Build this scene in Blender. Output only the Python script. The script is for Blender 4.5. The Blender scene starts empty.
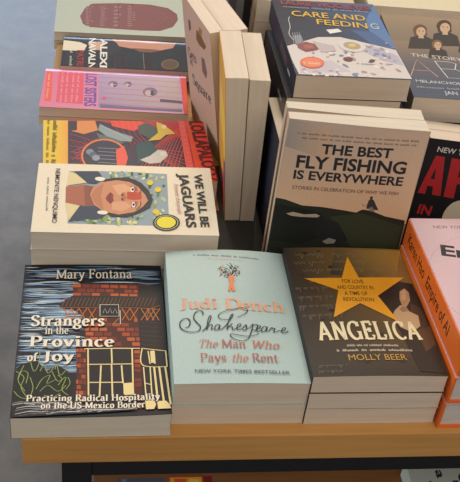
import bpy, bmesh, math, random
from mathutils import Vector, Matrix
from math import sin, cos, pi, radians as R
SC = bpy.context.scene
COL = SC.collection

# ------------------------------------------------------------------ colours and materials
def lin(h):
    if not isinstance(h, str): return h
    v = [int(h[i:i+2], 16)/255 for i in (1, 3, 5)]
    return tuple((x/12.92 if x <= .04045 else ((x+.055)/1.055)**2.4) for x in v) + (1.0,)

def new_mat(name, rough=.5, spec=.5):
    m = bpy.data.materials.new(name); m.use_nodes = True
    nt = m.node_tree; b = nt.nodes['Principled BSDF']
    b.inputs['Roughness'].default_value = rough
    b.inputs['Specular IOR Level'].default_value = spec
    return m, nt, b

def mapping(nt, scale, coord='Object'):
    tc = nt.nodes.new('ShaderNodeTexCoord'); mp = nt.nodes.new('ShaderNodeMapping')
    mp.inputs['Scale'].default_value = scale
    nt.links.new(tc.outputs[coord], mp.inputs['Vector'])
    return mp

def noise(nt, scale, detail=4, vec=None, rough=.5):
    n = nt.nodes.new('ShaderNodeTexNoise'); n.inputs['Scale'].default_value = scale
    n.inputs['Detail'].default_value = detail; n.inputs['Roughness'].default_value = rough
    if vec: nt.links.new(vec.outputs[0], n.inputs['Vector'])
    return n

def ramp(nt, src, stops):
    r = nt.nodes.new('ShaderNodeValToRGB'); e = r.color_ramp.elements
    while len(e) < len(stops): e.new(.5)
    for k, (pos, c) in enumerate(stops): e[k].position = pos; e[k].color = lin(c)
    nt.links.new(src, r.inputs['Fac']); return r

def ink_mat(name, rough, coat):
    m, nt, b = new_mat(name, rough, .3)
    a = nt.nodes.new('ShaderNodeAttribute'); a.attribute_name = 'ink'
    mp = mapping(nt, (1, 1, 1)); n = noise(nt, 900, 3, mp)
    mx = nt.nodes.new('ShaderNodeMix'); mx.data_type = 'RGBA'; mx.blend_type = 'MULTIPLY'
    mx.inputs[0].default_value = 1
    r = ramp(nt, n.outputs['Fac'], [(.3, '#efefef'), (.7, '#ffffff')])
    nt.links.new(a.outputs['Color'], mx.inputs[6]); nt.links.new(r.outputs[0], mx.inputs[7])
    nt.links.new(mx.outputs[2], b.inputs['Base Color'])
    b.inputs['Coat Weight'].default_value = coat; b.inputs['Coat Roughness'].default_value = .3
    return m
M_COVER = ink_mat('printed cover paper', .55, .0)
M_SHINE = ink_mat('very glossy jacket', .2, .5)
M_GLOSS = ink_mat('glossy printed cover', .34, .2)

def page_mat(name, a_, b_):
    m, nt, b = new_mat(name, .85, .2)
    n = noise(nt, 1, 3, mapping(nt, (6, 6, 1500)), .7)
    n2 = noise(nt, 1, 2, mapping(nt, (14, 14, 160)), .5)
    ad = nt.nodes.new('ShaderNodeMath'); ad.operation = 'ADD'
    nt.links.new(n.outputs['Fac'], ad.inputs[0]); nt.links.new(n2.outputs['Fac'], ad.inputs[1])
    r = ramp(nt, ad.outputs[0], [(.0, a_), (1., b_)])
    r.color_ramp.elements[0].position = .32; 
    mr = nt.nodes.new('ShaderNodeMath'); mr.operation = 'MULTIPLY'; mr.inputs[1].default_value = .5
    nt.links.new(ad.outputs[0], mr.inputs[0]); nt.links.new(mr.outputs[0], r.inputs['Fac'])
    r.color_ramp.elements[1].position = .62
    nt.links.new(r.outputs[0], b.inputs['Base Color'])
    bp = nt.nodes.new('ShaderNodeBump'); bp.inputs['Strength'].default_value = .08; bp.inputs['Distance'].default_value = .0004
    nt.links.new(n.outputs['Fac'], bp.inputs['Height']); nt.links.new(bp.outputs[0], b.inputs['Normal'])
    return m
M_PAGE = page_mat('cream page edges', '#d0c1ae', '#dccdba')
M_PAGE_W = page_mat('white page edges', '#d0c6b5', '#dcd2c1')
M_PAGE_G = page_mat('grey white page edges', '#c0bcb6', '#d4d0ca')

def wood_mat(name, c0, c1, c2):
    m, nt, b = new_mat(name, .42, .4)
    mp = mapping(nt, (3, 40, 60)); n = noise(nt, 2.2, 6, mp, .6)
    n2 = noise(nt, 1, 2, mapping(nt, (2.5, 9, 9)))
    mx = nt.nodes.new('ShaderNodeMath'); mx.operation = 'MULTIPLY_ADD'; mx.inputs[1].default_value = .6
    nt.links.new(n.outputs['Fac'], mx.inputs[0])
    m2 = nt.nodes.new('ShaderNodeMath'); m2.operation = 'MULTIPLY'; m2.inputs[1].default_value = .4
    nt.links.new(n2.outputs['Fac'], m2.inputs[0]); nt.links.new(m2.outputs[0], mx.inputs[2])
    r = ramp(nt, mx.outputs[0], [(.3, c0), (.5, c1), (.7, c2)])
    nt.links.new(r.outputs[0], b.inputs['Base Color'])
    return m
M_WOOD = wood_mat('honey plywood', '#bb8748', '#ca9655', '#d4a464')
M_SHELF = wood_mat('brown shelf board', '#6e4826', '#7c532d', '#885e36')

def plain_mat(name, col, rough, metal=0, nscale=60, var=.12):
    m, nt, b = new_mat(name, rough, .4); b.inputs['Metallic'].default_value = metal
    c = lin(col); n = noise(nt, nscale, 4, mapping(nt, (1, 1, 1)))
    r = ramp(nt, n.outputs['Fac'], [(.3, tuple(x*(1-var) for x in c[:3])+(1,)), (.7, tuple(min(1, x*(1+var)) for x in c[:3])+(1,))])
    nt.links.new(r.outputs[0], b.inputs['Base Color']); return m
M_METAL = plain_mat('black powder coated steel', '#17181c', .45)
M_RISER = plain_mat('black painted display board', '#1b1b1e', .6)

def floor_mat():
    m, nt, b = new_mat('polished grey concrete', .33, .5)
    n = noise(nt, 4.5, 8, mapping(nt, (1, 1, 1)), .62); n2 = noise(nt, 14, 6, mapping(nt, (1, 1, 1)), .6)
    ad = nt.nodes.new('ShaderNodeMath'); ad.operation = 'MULTIPLY_ADD'; ad.inputs[1].default_value = .35
    nt.links.new(n2.outputs['Fac'], ad.inputs[0]); 
    m2 = nt.nodes.new('ShaderNodeMath'); m2.operation = 'MULTIPLY'; m2.inputs[1].default_value = .65
    nt.links.new(n.outputs['Fac'], m2.inputs[0]); nt.links.new(m2.outputs[0], ad.inputs[2])
    r = ramp(nt, ad.outputs[0], [(.3, '#4b4947'), (.5, '#666360'), (.7, '#807c78')])
    nt.links.new(r.outputs[0], b.inputs['Base Color'])
    rr = nt.nodes.new('ShaderNodeMapRange'); rr.inputs[3].default_value = .3; rr.inputs[4].default_value = .45
    nt.links.new(n.outputs['Fac'], rr.inputs[0]); nt.links.new(rr.outputs[0], b.inputs['Roughness'])
    return m

# ------------------------------------------------------------------ lettering
def glyphs():
    """a broad-pen roman: strokes L (straight), C (smooth), serifs (x0,x1,y); capital height 1"""
    def arc(cx, cy, rx, ry, a0, a1, n=16):
        return ('L', [(cx+rx*cos(R(a0+(a1-a0)*i/n)), cy+ry*sin(R(a0+(a1-a0)*i/n))) for i in range(n+1)])
    L = lambda *p: ('L', list(p)); C = lambda *p: ('C', list(p))
    x = .67
    stem = lambda X, t=1, b=0: L((X, b), (X, t))
    arch = lambda X0, X1: [C((X0, .42), (X0+.06, .58), (X0+.2, x), (X1-.04, .6), (X1, .44)), stem(X1, .46)]
    g = {
    'A': (.8, [L((.06, 0), (.4, 1)), L((.38, 1), (.72, 0)), L((.19, .34), (.6, .34))], [(-.04, .2, 0), (.56, .86, 0)]),
    'B': (.7, [stem(.16), C((.16, .97), (.4, .97), (.54, .87), (.53, .64), (.38, .53), (.16, .53)), C((.3, .53), (.52, .48), (.62, .3), (.56, .08), (.36, .03), (.16, .03))], [(.02, .3, 1), (.02, .3, 0)]),
    'D': (.82, [stem(.16), C((.16, .97), (.45, .97), (.68, .8), (.73, .5), (.68, .2), (.45, .03), (.16, .03))], [(.02, .3, 1), (.02, .3, 0)]),
    'C': (.76, [arc(.44, .5, .36, .48, 48, 312), L((.68, .98), (.68, .72))], []),
    'E': (.66, [stem(.16), L((.16, .97), (.58, .97), (.6, .78)), L((.16, .52), (.46, .52)), L((.46, .64), (.46, .4)), L((.16, .03), (.6, .03), (.62, .24))], [(.02, .3, 1), (.02, .3, 0)]),
    'F': (.62, [stem(.16), L((.16, .97), (.56, .97), (.58, .76)), L((.16, .52), (.44, .52)), L((.44, .64), (.44, .4))], [(.02, .3, 1), (.02, .32, 0)]),
    'G': (.82, [arc(.44, .5, .36, .48, 48, 318), L((.68, .98), (.68, .72)), stem(.72, .4)], [(.56, .84, .42)]),
    'H': (.84, [stem(.16), stem(.68), L((.16, .52), (.68, .52))], [(.02, .3, 1), (.02, .3, 0), (.54, .82, 1), (.54, .82, 0)]),
    'I': (.36, [stem(.18)], [(.03, .33, 1), (.03, .33, 0)]),
    'J': (.44, [C((.26, 1), (.26, .5), (.25, .05), (.16, -.1), (.04, -.1))], [(.11, .41, 1)]),
    'L': (.64, [stem(.16), L((.16, .03), (.58, .03), (.6, .26))], [(.02, .32, 1), (.02, .3, 0)]),
    'M': (1.0, [L((.14, 0), (.16, 1)), L((.16, 1), (.5, .08)), L((.5, .08), (.84, 1)), stem(.85)], [(.02, .22, 1), (.0, .28, 0), (.8, .99, 1), (.71, 1.0, 0)]),
    'N': (.86, [stem(.15), L((.15, 1), (.7, .02)), stem(.71)], [(.0, .2, 1), (.02, .28, 0), (.58, .85, 1)]),
    'P': (.66, [stem(.16), C((.16, .97), (.42, .97), (.57, .85), (.56, .58), (.4, .46), (.16, .46))], [(.02, .3, 1), (.02, .32, 0)]),
    'R': (.74, [stem(.16), C((.16, .97), (.42, .97), (.56, .85), (.55, .62), (.4, .52), (.16, .52)), L((.36, .52), (.66, .02))], [(.02, .3, 1), (.02, .3, 0), (.58, .76, 0)]),
    'S': (.58, [C((.5, .8), (.42, .95), (.26, .98), (.1, .86), (.12, .66), (.3, .52), (.48, .38), (.5, .16), (.34, .02), (.16, .04), (.07, .2))], []),
    'T': (.7, [stem(.35), L((.05, .78), (.06, .97), (.64, .97), (.65, .78))], [(.2, .5, 0)]),
    'U': (.82, [C((.15, 1), (.15, .4), (.2, .1), (.42, .0), (.62, .1), (.68, .4), (.68, 1))], [(.02, .3, 1), (.56, .8, 1)]),
    'W': (1.1, [L((.1, 1), (.33, .02)), L((.33, .02), (.55, .96)), L((.55, .96), (.78, .02)), L((.78, .02), (1.0, 1))], [(-.02, .24, 1), (.88, 1.1, 1)]),
    'Y': (.74, [L((.06, 1), (.36, .46)), L((.68, 1), (.36, .46)), stem(.36, .48)], [(-.04, .2, 1), (.56, .8, 1), (.22, .5, 0)]),
    'a': (.54, [C((.09, .54), (.18, .66), (.33, .64), (.37, .5)), stem(.38, .5, .06), C((.38, .38), (.2, .36), (.08, .22), (.13, .04), (.26, .02), (.38, .14)), L((.38, .05), (.5, .03))], []),
    'b': (.6, [stem(.14), arc(.33, .33, .19, .32, 0, 360)], [(.0, .15, 1)]),
    'c': (.5, [arc(.28, .33, .2, .32, 50, 318)], []),
    'd': (.6, [stem(.43), arc(.26, .33, .19, .32, 0, 360)], [(.3, .44, 1), (.43, .57, 0)]),
    'e': (.52, [L((.09, .36), (.44, .36)), arc(.27, .33, .19, .32, 8, 318)], []),
    'f': (.38, [C((.38, .92), (.3, 1.0), (.18, .9), (.17, .7)), stem(.17, .76), L((.02, x-.03), (.34, x-.03))], [(.03, .33, 0)]),
    'g': (.54, [arc(.25, .42, .17, .23, 0, 360), C((.2, .2), (.14, .1), (.3, .05), (.46, -.04), (.42, -.22), (.22, -.27), (.06, -.18), (.1, -.02), (.24, .05)), L((.38, .6), (.5, .64))], []),
    'h': (.64, [stem(.14)] + arch(.14, .48), [(.0, .15, 1), (.01, .27, 0), (.36, .62, 0)]),
    'i': (.32, [stem(.16, x), arc(.15, .9, .05, .05, 0, 360, 8)], [(.02, .17, x), (.02, .3, 0)]),
    'k': (.6, [stem(.14), L((.14, .26), (.48, x)), L((.24, .38), (.54, .02))], [(.0, .15, 1), (.01, .27, 0), (.36, .58, x), (.42, .62, 0)]),
    'l': (.3, [stem(.15)], [(.01, .16, 1), (.01, .29, 0)]),
    'm': (.96, [stem(.14, x)] + arch(.14, .47) + arch(.47, .81), [(.0, .15, x), (.01, .26, 0), (.37, .57, 0), (.7, .94, 0)]),
    'n': (.64, [stem(.14, x)] + arch(.14, .48), [(.0, .15, x), (.01, .27, 0), (.36, .62, 0)]),
    'o': (.56, [arc(.28, .33, .2, .32, 0, 360, 20)], []),
    'p': (.6, [stem(.14, x, -.3), arc(.33, .33, .19, .32, 0, 360)], [(.0, .15, x), (.01, .28, -.3)]),
    'q': (.6, [stem(.43, x, -.3), arc(.26, .33, .19, .32, 0, 360)], [(.3, .58, -.3)]),
    'r': (.46, [stem(.14, x), C((.14, .42), (.2, .58), (.32, .66), (.42, .6))], [(.0, .15, x), (.01, .3, 0)]),
    's': (.44, [C((.36, .52), (.3, .64), (.17, .65), (.08, .54), (.14, .4), (.28, .32), (.36, .18), (.28, .04), (.14, .02), (.06, .13))], []),
    't': (.38, [C((.17, .86), (.17, .4), (.17, .1), (.26, .02), (.37, .08)), L((.02, x-.03), (.34, x-.03))], []),
    'u': (.62, [C((.14, x), (.14, .3), (.17, .06), (.3, .02), (.42, .12), (.46, .26)), stem(.46, x)], [(.0, .15, x), (.32, .47, x), (.46, .6, 0)]),
    'v': (.58, [L((.08, x), (.29, .02)), L((.29, .02), (.5, x))], [(-.02, .2, x), (.4, .58, x)]),
    'w': (.82, [L((.08, x), (.25, .02)), L((.25, .02), (.41, x)), L((.41, x), (.58, .02)), L((.58, .02), (.74, x))], [(-.02, .2, x), (.64, .82, x)]),
    'x': (.58, [L((.08, x), (.48, 0)), L((.48, x), (.1, 0))], [(-.02, .2, x), (.38, .58, x), (.0, .2, 0), (.36, .6, 0)]),
    'y': (.58, [L((.08, x), (.3, .04)), C((.5, x), (.3, .02), (.18, -.24), (.04, -.24))], [(-.02, .2, x), (.4, .58, x)]),
    '-': (.36, [L((.05, .32), (.31, .32))], []),
    ' ': (.3, [], []), '"': (.3, [L((.1, 1), (.1, .8)), L((.2, 1), (.2, .8))], []), '.': (.24, [arc(.1, .05, .05, .05, 0, 360, 8)], []),
    }
    return g
GLYPH = glyphs()

def smooth(p, n=7):
    if len(p) < 3: return p
    q = [p[0]] + list(p) + [p[-1]]; out = []
    for i in range(1, len(q)-2):
        for k in range(n):
            t = k/n; a, b, c, d = q[i-1], q[i], q[i+1], q[i+2]
            out.append(tuple(.5*((2*b[j])+(-a[j]+c[j])*t+(2*a[j]-5*b[j]+4*c[j]-d[j])*t*t+(-a[j]+3*b[j]-3*c[j]+d[j])*t**3) for j in (0, 1)))
    return out + [tuple(p[-1])]

def pen(pts, thick, thin=None, nib=R(14)):
    """strip of quads along a path; the width follows the direction like a broad nib"""
    thin = thick if thin is None else thin
    q = [pts[0]]
    for a in pts[1:]:
        if math.hypot(a[0]-q[-1][0], a[1]-q[-1][1]) > 1e-6: q.append(a)
    if len(q) < 2: return []
    L_, R_ = [], []
    for i, a in enumerate(q):
        b0 = q[max(0, i-1)]; b1 = q[min(len(q)-1, i+1)]
        dx, dy = b1[0]-b0[0], b1[1]-b0[1]; m = math.hypot(dx, dy) or 1; dx /= m; dy /= m
        w = .5*(thin+(thick-thin)*abs(dx*sin(nib)-dy*cos(nib)))
        L_.append((a[0]-dy*w, a[1]+dx*w)); R_.append((a[0]+dy*w, a[1]-dx*w))
    return [[L_[i], R_[i], R_[i+1], L_[i+1]] for i in range(len(q)-1)]

def serif_text(s, heavy):
    thick, thin, sl = {0: (.13, .05, .05), 1: (.19, .07, .065), 2: (.21, .09, .06)}[heavy]
    X = 0; out = []
    for ch in s:
        adv, strokes, sers = GLYPH.get(ch) or GLYPH.get(ch.upper()) or GLYPH[' ']
        for kind, pts in strokes:
            pts = smooth(pts) if kind == 'C' else pts
            out += [[(x+X, y) for x, y in f] for f in pen(pts, thick, thin)]
        for x0, x1, y in sers:
            lo, hi = (y, y+sl) if y < .2 and y > -.1 else (y-sl, y)
            if y < -.1: lo, hi = y, y+sl
            if y == .42: lo, hi = y-sl/2, y+sl/2
            out.append([(x0+X, lo), (x1+X, lo), (x1+X, hi), (x0+X, hi)])
        X += adv + (.02, .05, .1)[heavy]
    return out, 1.0

_caps = {}
def sans_text(s, weight):
    def polys(t):
        cu = bpy.data.curves.new('lettering', 'FONT'); cu.body = t; cu.offset = weight; cu.resolution_u = 3
        ob = bpy.data.objects.new('lettering', cu); COL.objects.link(ob)
        dg = bpy.context.evaluated_depsgraph_get(); me = bpy.data.meshes.new_from_object(ob.evaluated_get(dg))
        out = [[(me.vertices[i].co.x, me.vertices[i].co.y) for i in f.vertices] for f in me.polygons]
        bpy.data.objects.remove(ob); bpy.data.curves.remove(cu); bpy.data.meshes.remove(me); return out
    if weight not in _caps:
        _caps[weight] = max(y for f in polys('H') for _, y in f)
    return polys(s), _caps[weight]

def fill_text(s, rnd):
    """rows of print too small to read"""
    out = []; X = 0
    for ch in s:
        if ch != ' ':
            for k in range(2):
                h = rnd.choice((.6, .6, .66, .9)); x = X+.05+k*.3
                out.append([(x, 0), (x+.13, 0), (x+.13, h), (x, h)])
            y = rnd.choice((0, .3, .5)); out.append([(X+.05, y), (X+.45, y), (X+.45, y+.12), (X+.05, y+.12)])
        X += .6
    return out, 1.0

# ------------------------------------------------------------------ printed sheets: flat art in millimetres
def lerp_c(a, b, t): return tuple(a[i]+(b[i]-a[i])*t for i in range(4))

def draw(prims, w, l, seed=1):
    """-> list of layers; a layer is a list of (points in metres, colour or list of corner colours)"""
    rnd = random.Random(seed); W, Lh = w*1000, l*1000; layers = []; S = .001
    def flat(polys, col): layers.append([([(x*S, y*S) for x, y in q], lin(col)) for q in polys])
    for pr in prims:
        k = pr[0]
        if k == 'p': flat([pr[2]], pr[1])
        elif k == 'g': layers.append([([(x*S, y*S) for x, y in pr[2]], [lin(c) for c in pr[1]])])
        elif k == 's':
            pts = smooth(pr[4], 6) if pr[3] else pr[4]
            flat(pen(pts, pr[2], pr[2]*.62), pr[1])
        elif k == 't':
            _, col, s, style, a, b, h = pr
            sh = 0
            if style.startswith('serif'):
                polys, cap = serif_text(s, {'serif': 0, 'serifi': 0, 'serifb': 1, 'serifx': 2}[style]); sh = .22 if style == 'serifi' else 0
            elif style == 'fill': polys, cap = fill_text(s, rnd)
            else: polys, cap = sans_text(s, {'sans': 0, 'sansb': .012, 'sansx': .03}[style])
            x0 = min(x for f in polys for x, _ in f); x1 = max(x for f in polys for x, _ in f)
            dx, dy = b[0]-a[0], b[1]-a[1]; m = math.hypot(dx, dy); ux, uy = dx/m, dy/m
            sx = m/(x1-x0); sy = h/cap
            flat([[(a[0]+ux*((x-x0)*sx+y*sy*sh)-uy*y*sy, a[1]+uy*((x-x0)*sx+y*sy*sh)+ux*y*sy) for x, y in f] for f in polys], col)
        elif k == 'f':
            name, a = pr[1], pr[2]
            if name == 'sky':
                for c, n_, tmin, tmax in (('#5f82a6', 90, 1.0, 2.3), ('#86a6c2', 90, .9, 2.0), ('#c6d6e0', 80, .6, 1.4), ('#12141f', 40, .5, 1.0)):
                    ps = []
                    for i in range(n_):
                        y = rnd.uniform(.26, .985)*Lh; right = 1.0 if y > .86*Lh else .46
                        x = rnd.uniform(-.1, right-.15)*W; ln = rnd.uniform(.14, .42)*W; th = rnd.uniform(tmin, tmax)
                        x0 = max(.6, x); x1 = min(right*W-1, x+ln)
                        if x1-x0 < 4: continue
                        wob = rnd.uniform(-2, 2); n = 8; mid = [(x0+(x1-x0)*j/n, y+wob*sin(j/n*pi), .5*th*sin(pi*j/n)**.7 if 0 < j < n else .02) for j in range(n+1)]
                        for (xa, ya, ha), (xb, yb, hb) in zip(mid, mid[1:]):
                            ps.append([(xa, ya-ha), (xb, yb-hb), (xb, min(Lh-.6, yb+hb)), (xa, min(Lh-.6, ya+ha))])
                    flat(ps, c)
            elif name == 'bricks':
                q, rows, cols = a; bil = lambda u, v: tuple(q[3][i]*(1-u)*(1-v)+q[2][i]*u*(1-v)+q[1][i]*u*v+q[0][i]*(1-u)*v for i in (0, 1))
                for c in ('#8f3a22', '#a94a26', '#b85a30', '#7a2e1e'):
                    ps = []
                    for r_ in range(rows):
                        off = .5*(r_ % 2)/cols if cols > 1 else 0
                        for cc in range(cols+1):
                            if rnd.random() > .36: continue
                            u0 = max(0, cc/cols-off+.1/cols); u1 = min(1, (cc+1)/cols-off-.06/cols)
                            if u1-u0 < .1/cols: continue
                            v0 = (r_+.16)/rows; v1 = (r_+.86)/rows; j = rnd.uniform(-.05, .05)/rows
                            ps.append([bil(u0, v0+j), bil(u1, v0), bil(u1, v1+j), bil(u0, v1)])
                    flat(ps, c)
            elif name == 'ground':
                q = a[0]; bil = lambda u, v: tuple(q[3][i]*(1-u)*(1-v)+q[2][i]*u*(1-v)+q[1][i]*u*v+q[0][i]*(1-u)*v for i in (0, 1))
                flat([q], '#1a191d')
                for c in ('#9a999e', '#cfcdca', '#6c6d74'):
                    ps = []
                    for i in range(12):
                        u = rnd.random()*.7; v = rnd.random()*.9
                        ps += pen([bil(u, v), bil(u+.12, min(1, v+.12)), bil(min(1, u+.3), min(1, v+.05))], 1.3, .5)
                    flat(ps, c)
            elif name == 'blotch':
                col, n = a; b0 = lin(col)
                for i in range(n):
                    cx, cy, r_ = rnd.uniform(.03, .97)*W, rnd.uniform(.05, .97)*Lh, rnd.uniform(2, 6)
                    flat([[(min(W-.5, max(.5, cx+r_*rnd.uniform(.5, 1)*cos(t*.7))), min(Lh-.5, max(.5, cy+.6*r_*rnd.uniform(.5, 1)*sin(t*.7)))) for t in range(9)]], rnd.choice((col, '#3a3027', '#2c241e')))
            elif name == 'script':
                q, rows, col = a; bil = lambda u, v: tuple(q[3][i]*(1-u)*(1-v)+q[2][i]*u*(1-v)+q[1][i]*u*v+q[0][i]*(1-u)*v for i in (0, 1))
                ps = []
                for r_ in range(rows):
                    u = rnd.uniform(0, .1)
                    while u < .95:
                        n = rnd.randint(2, 5); pts = []
                        for i in range(n*2+1):
                            hgt = rnd.choice((.25, .25, .3, .6)) if i % 2 else 0
                            pts.append(bil(min(1, u+i*.018), 1-min(1, (r_+.3+hgt)/rows)))
                        ps += pen(smooth(pts, 4), .55, .2); u += n*.036+rnd.uniform(.03, .09)
                flat(ps, col)
        elif k == 'bg' or k == 'bgg': pass
    return layers

# ------------------------------------------------------------------ meshes
def finish(bm, name, mat, parent, smooth_=False):
    me = bpy.data.meshes.new(name); bm.to_mesh(me); bm.free()
    me.materials.append(mat)
    if smooth_:
        for f in me.polygons: f.use_smooth = True
    o = bpy.data.objects.new(name, me); COL.objects.link(o)
    if parent: o.parent = parent
    return o

def add_box(bm, x0, x1, y0, y1, z0, z1, bev=0):
    v = [bm.verts.new((x, y, z)) for x in (x0, x1) for y in (y0, y1) for z in (z0, z1)]
    fs = [bm.faces.new([v[i] for i in q]) for q in ((0, 1, 3, 2), (4, 6, 7, 5), (0, 4, 5, 1), (2, 3, 7, 6), (0, 2, 6, 4), (1, 5, 7, 3))]
    if bev:
        es = list({e for f in fs for e in f.edges}); bmesh.ops.bevel(bm, geom=es, offset=bev, segments=2, affect='EDGES', profile=.6)
    return fs

def grid_cut(bm, w, l, nu, nv):
    for i in range(1, nu):
        g = bm.verts[:]+bm.edges[:]+bm.faces[:]
        bmesh.ops.bisect_plane(bm, geom=g, plane_co=(w*i/nu, 0, 0), plane_no=(1, 0, 0), dist=1e-7)
    for i in range(1, nv):
        g = bm.verts[:]+bm.edges[:]+bm.faces[:]
        bmesh.ops.bisect_plane(bm, geom=g, plane_co=(0, l*i/nv, 0), plane_no=(0, 1, 0), dist=1e-7)

def warp_mesh(bm, w, l, t, warp, nu=20, nv=14):
    if not warp: return
    grid_cut(bm, w, l, nu, nv)
    for v in bm.verts:
        v.co = Vector(warp(v.co.x, v.co.y, v.co.z, w, l, t))

def empty(name, q=None, loc=None):
    o = bpy.data.objects.new(name, None); COL.objects.link(o); o.empty_display_size = .03
    if q:
        X, Y = Vector(q['X']).normalized(), Vector(q['Y']).normalized(); N = X.cross(Y).normalized(); Y = N.cross(X)
        O = Vector(q['O'])-N*q['t']
        m = Matrix((X, Y, N)).transposed().to_4x4(); m.translation = O; o.matrix_world = m
        # matrix_world on an unparented object sets loc/rot/scale
    if loc: o.location = loc
    return o

def tag(o, label, cat, group=None):
    o['label'] = label; o['category'] = cat
    if group: o['group'] = group
    return o

SP_L = .2
def ink_face(bm, lay, pts, z, cols, axis='front'):
    if axis == 'front': vs = [bm.verts.new((x, y, z)) for x, y in pts]
    else: vs = [bm.verts.new((-z, SP_L-x, y)) for x, y in pts]      # spine: first coordinate down from the head, second the thickness
    try: f = bm.faces.new(vs)
    except ValueError: return
    f.normal_update()
    nd = Vector((0, 0, 1)) if axis == 'front' else Vector((-1, 0, 0))
    for i, lp in enumerate(f.loops): lp[lay] = cols[i] if isinstance(cols, list) else cols
    if f.normal.dot(nd) < 0: f.normal_flip()

def paperback(name, q, base='#888888', spine=None, back=None, prims=(), spine_prims=(), page=None, warp=None, gloss=False, hard=False, seed=1, inset=.0012, round_=.0012):
    """a closed book lying face up in its own frame: spine along x=0, foot at y=0; wrap-round cover and page block"""
    w, l, t = q['w'], q['l'], q['t']
    root = empty(name, q)
    c = .0024 if hard else .00045
    ov = .003 if hard else inset
    bm = bmesh.new(); add_box(bm, c*.9, w-ov, ov if hard else .0003, l-(ov if hard else .0003), c*.98, t-c*.98)
    warp_mesh(bm, w, l, t, warp); bmesh.ops.recalc_face_normals(bm, faces=bm.faces[:])
    finish(bm, 'page_block', page or M_PAGE, root)
    bm = bmesh.new(); lay = bm.loops.layers.float_color.new('ink')
    prof = [(w, t), (0, t), (0, 0), (w, 0), (w, c), (c, c), (c, t-c), (w, t-c)]
    a = [bm.verts.new((x, 0, z)) for x, z in prof]; b = [bm.verts.new((x, l, z)) for x, z in prof]
    bgc = next((p for p in prims if p[0] in ('bg', 'bgg')), ('bg', base))
    fc = [lin(bgc[1])]*4 if bgc[0] == 'bg' else [lin(x) for x in bgc[1]]
    mean = tuple(sum(x[i] for x in fc)/4 for i in range(4))
    sp = lin(spine) if spine else mean; bk = lin(back) if back else sp; ins = lin('#d9cfbd') if not hard else sp
    n = len(prof)
    for i in range(n):
        j = (i+1) % n; f = bm.faces.new((a[i], a[j], b[j], b[i]))
        col = {1: sp, 2: bk, 4: ins, 5: ins, 6: ins}.get(i, bk if i == 3 else mean)
        for lp in f.loops:
            if i == 0:
                v = lp.vert.co; k = (1 if v.x > w/2 else 0) if v.y < l/2 else (2 if v.x > w/2 else 3); lp[lay] = fc[k]
            else: lp[lay] = col
    for lst, col in ((a, mean), (b, mean)):
        for idx in ((0, 1, 6, 7), (1, 2, 5, 6), (2, 3, 4, 5)):
            f = bm.faces.new([lst[i] for i in idx])
            for lp in f.loops: lp[lay] = bk if idx == (2, 3, 4, 5) else (sp if idx == (1, 2, 5, 6) else mean)
    bmesh.ops.recalc_face_normals(bm, faces=bm.faces[:])
    if hard:
        es = [e for e in bm.edges if abs(e.verts[0].co.x) < 1e-6 and abs(e.verts[1].co.x) < 1e-6 and abs(e.verts[0].co.y-e.verts[1].co.y) > l/2]
        bmesh.ops.bevel(bm, geom=es, offset=round_, segments=4, affect='EDGES')
    zz = t+(5e-5 if warp else 1e-5)
    for layer in draw(prims, w, l, seed):
        for pts, col in layer:
            pts = [(min(w, max(0, x)), min(l, max(0, y))) for x, y in pts]
            ink_face(bm, lay, pts, zz, col)
        zz += 1e-5 if warp else 6e-6
    global SP_L; SP_L = l; zz = 2e-5
    for layer in draw(spine_prims, w, l, seed):
        for pts, col in layer: ink_face(bm, lay, pts, zz, col, 'spine')
        zz += 1e-5
    warp_mesh(bm, w, l, t, warp)
    finish(bm, 'cover', M_SHINE if gloss == 2 else (M_GLOSS if gloss else M_COVER), root)
    return root

def copy_book(src, q, dz):
    """another copy of a book with copies of its parts, shifted along its own stacking direction"""
    r = src.copy(); COL.objects.link(r)
    r.matrix_world = src.matrix_world @ Matrix.Translation(dz)
    for ch in src.children:
        o = ch.copy(); COL.objects.link(o); o.parent = r
    return r

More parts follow.
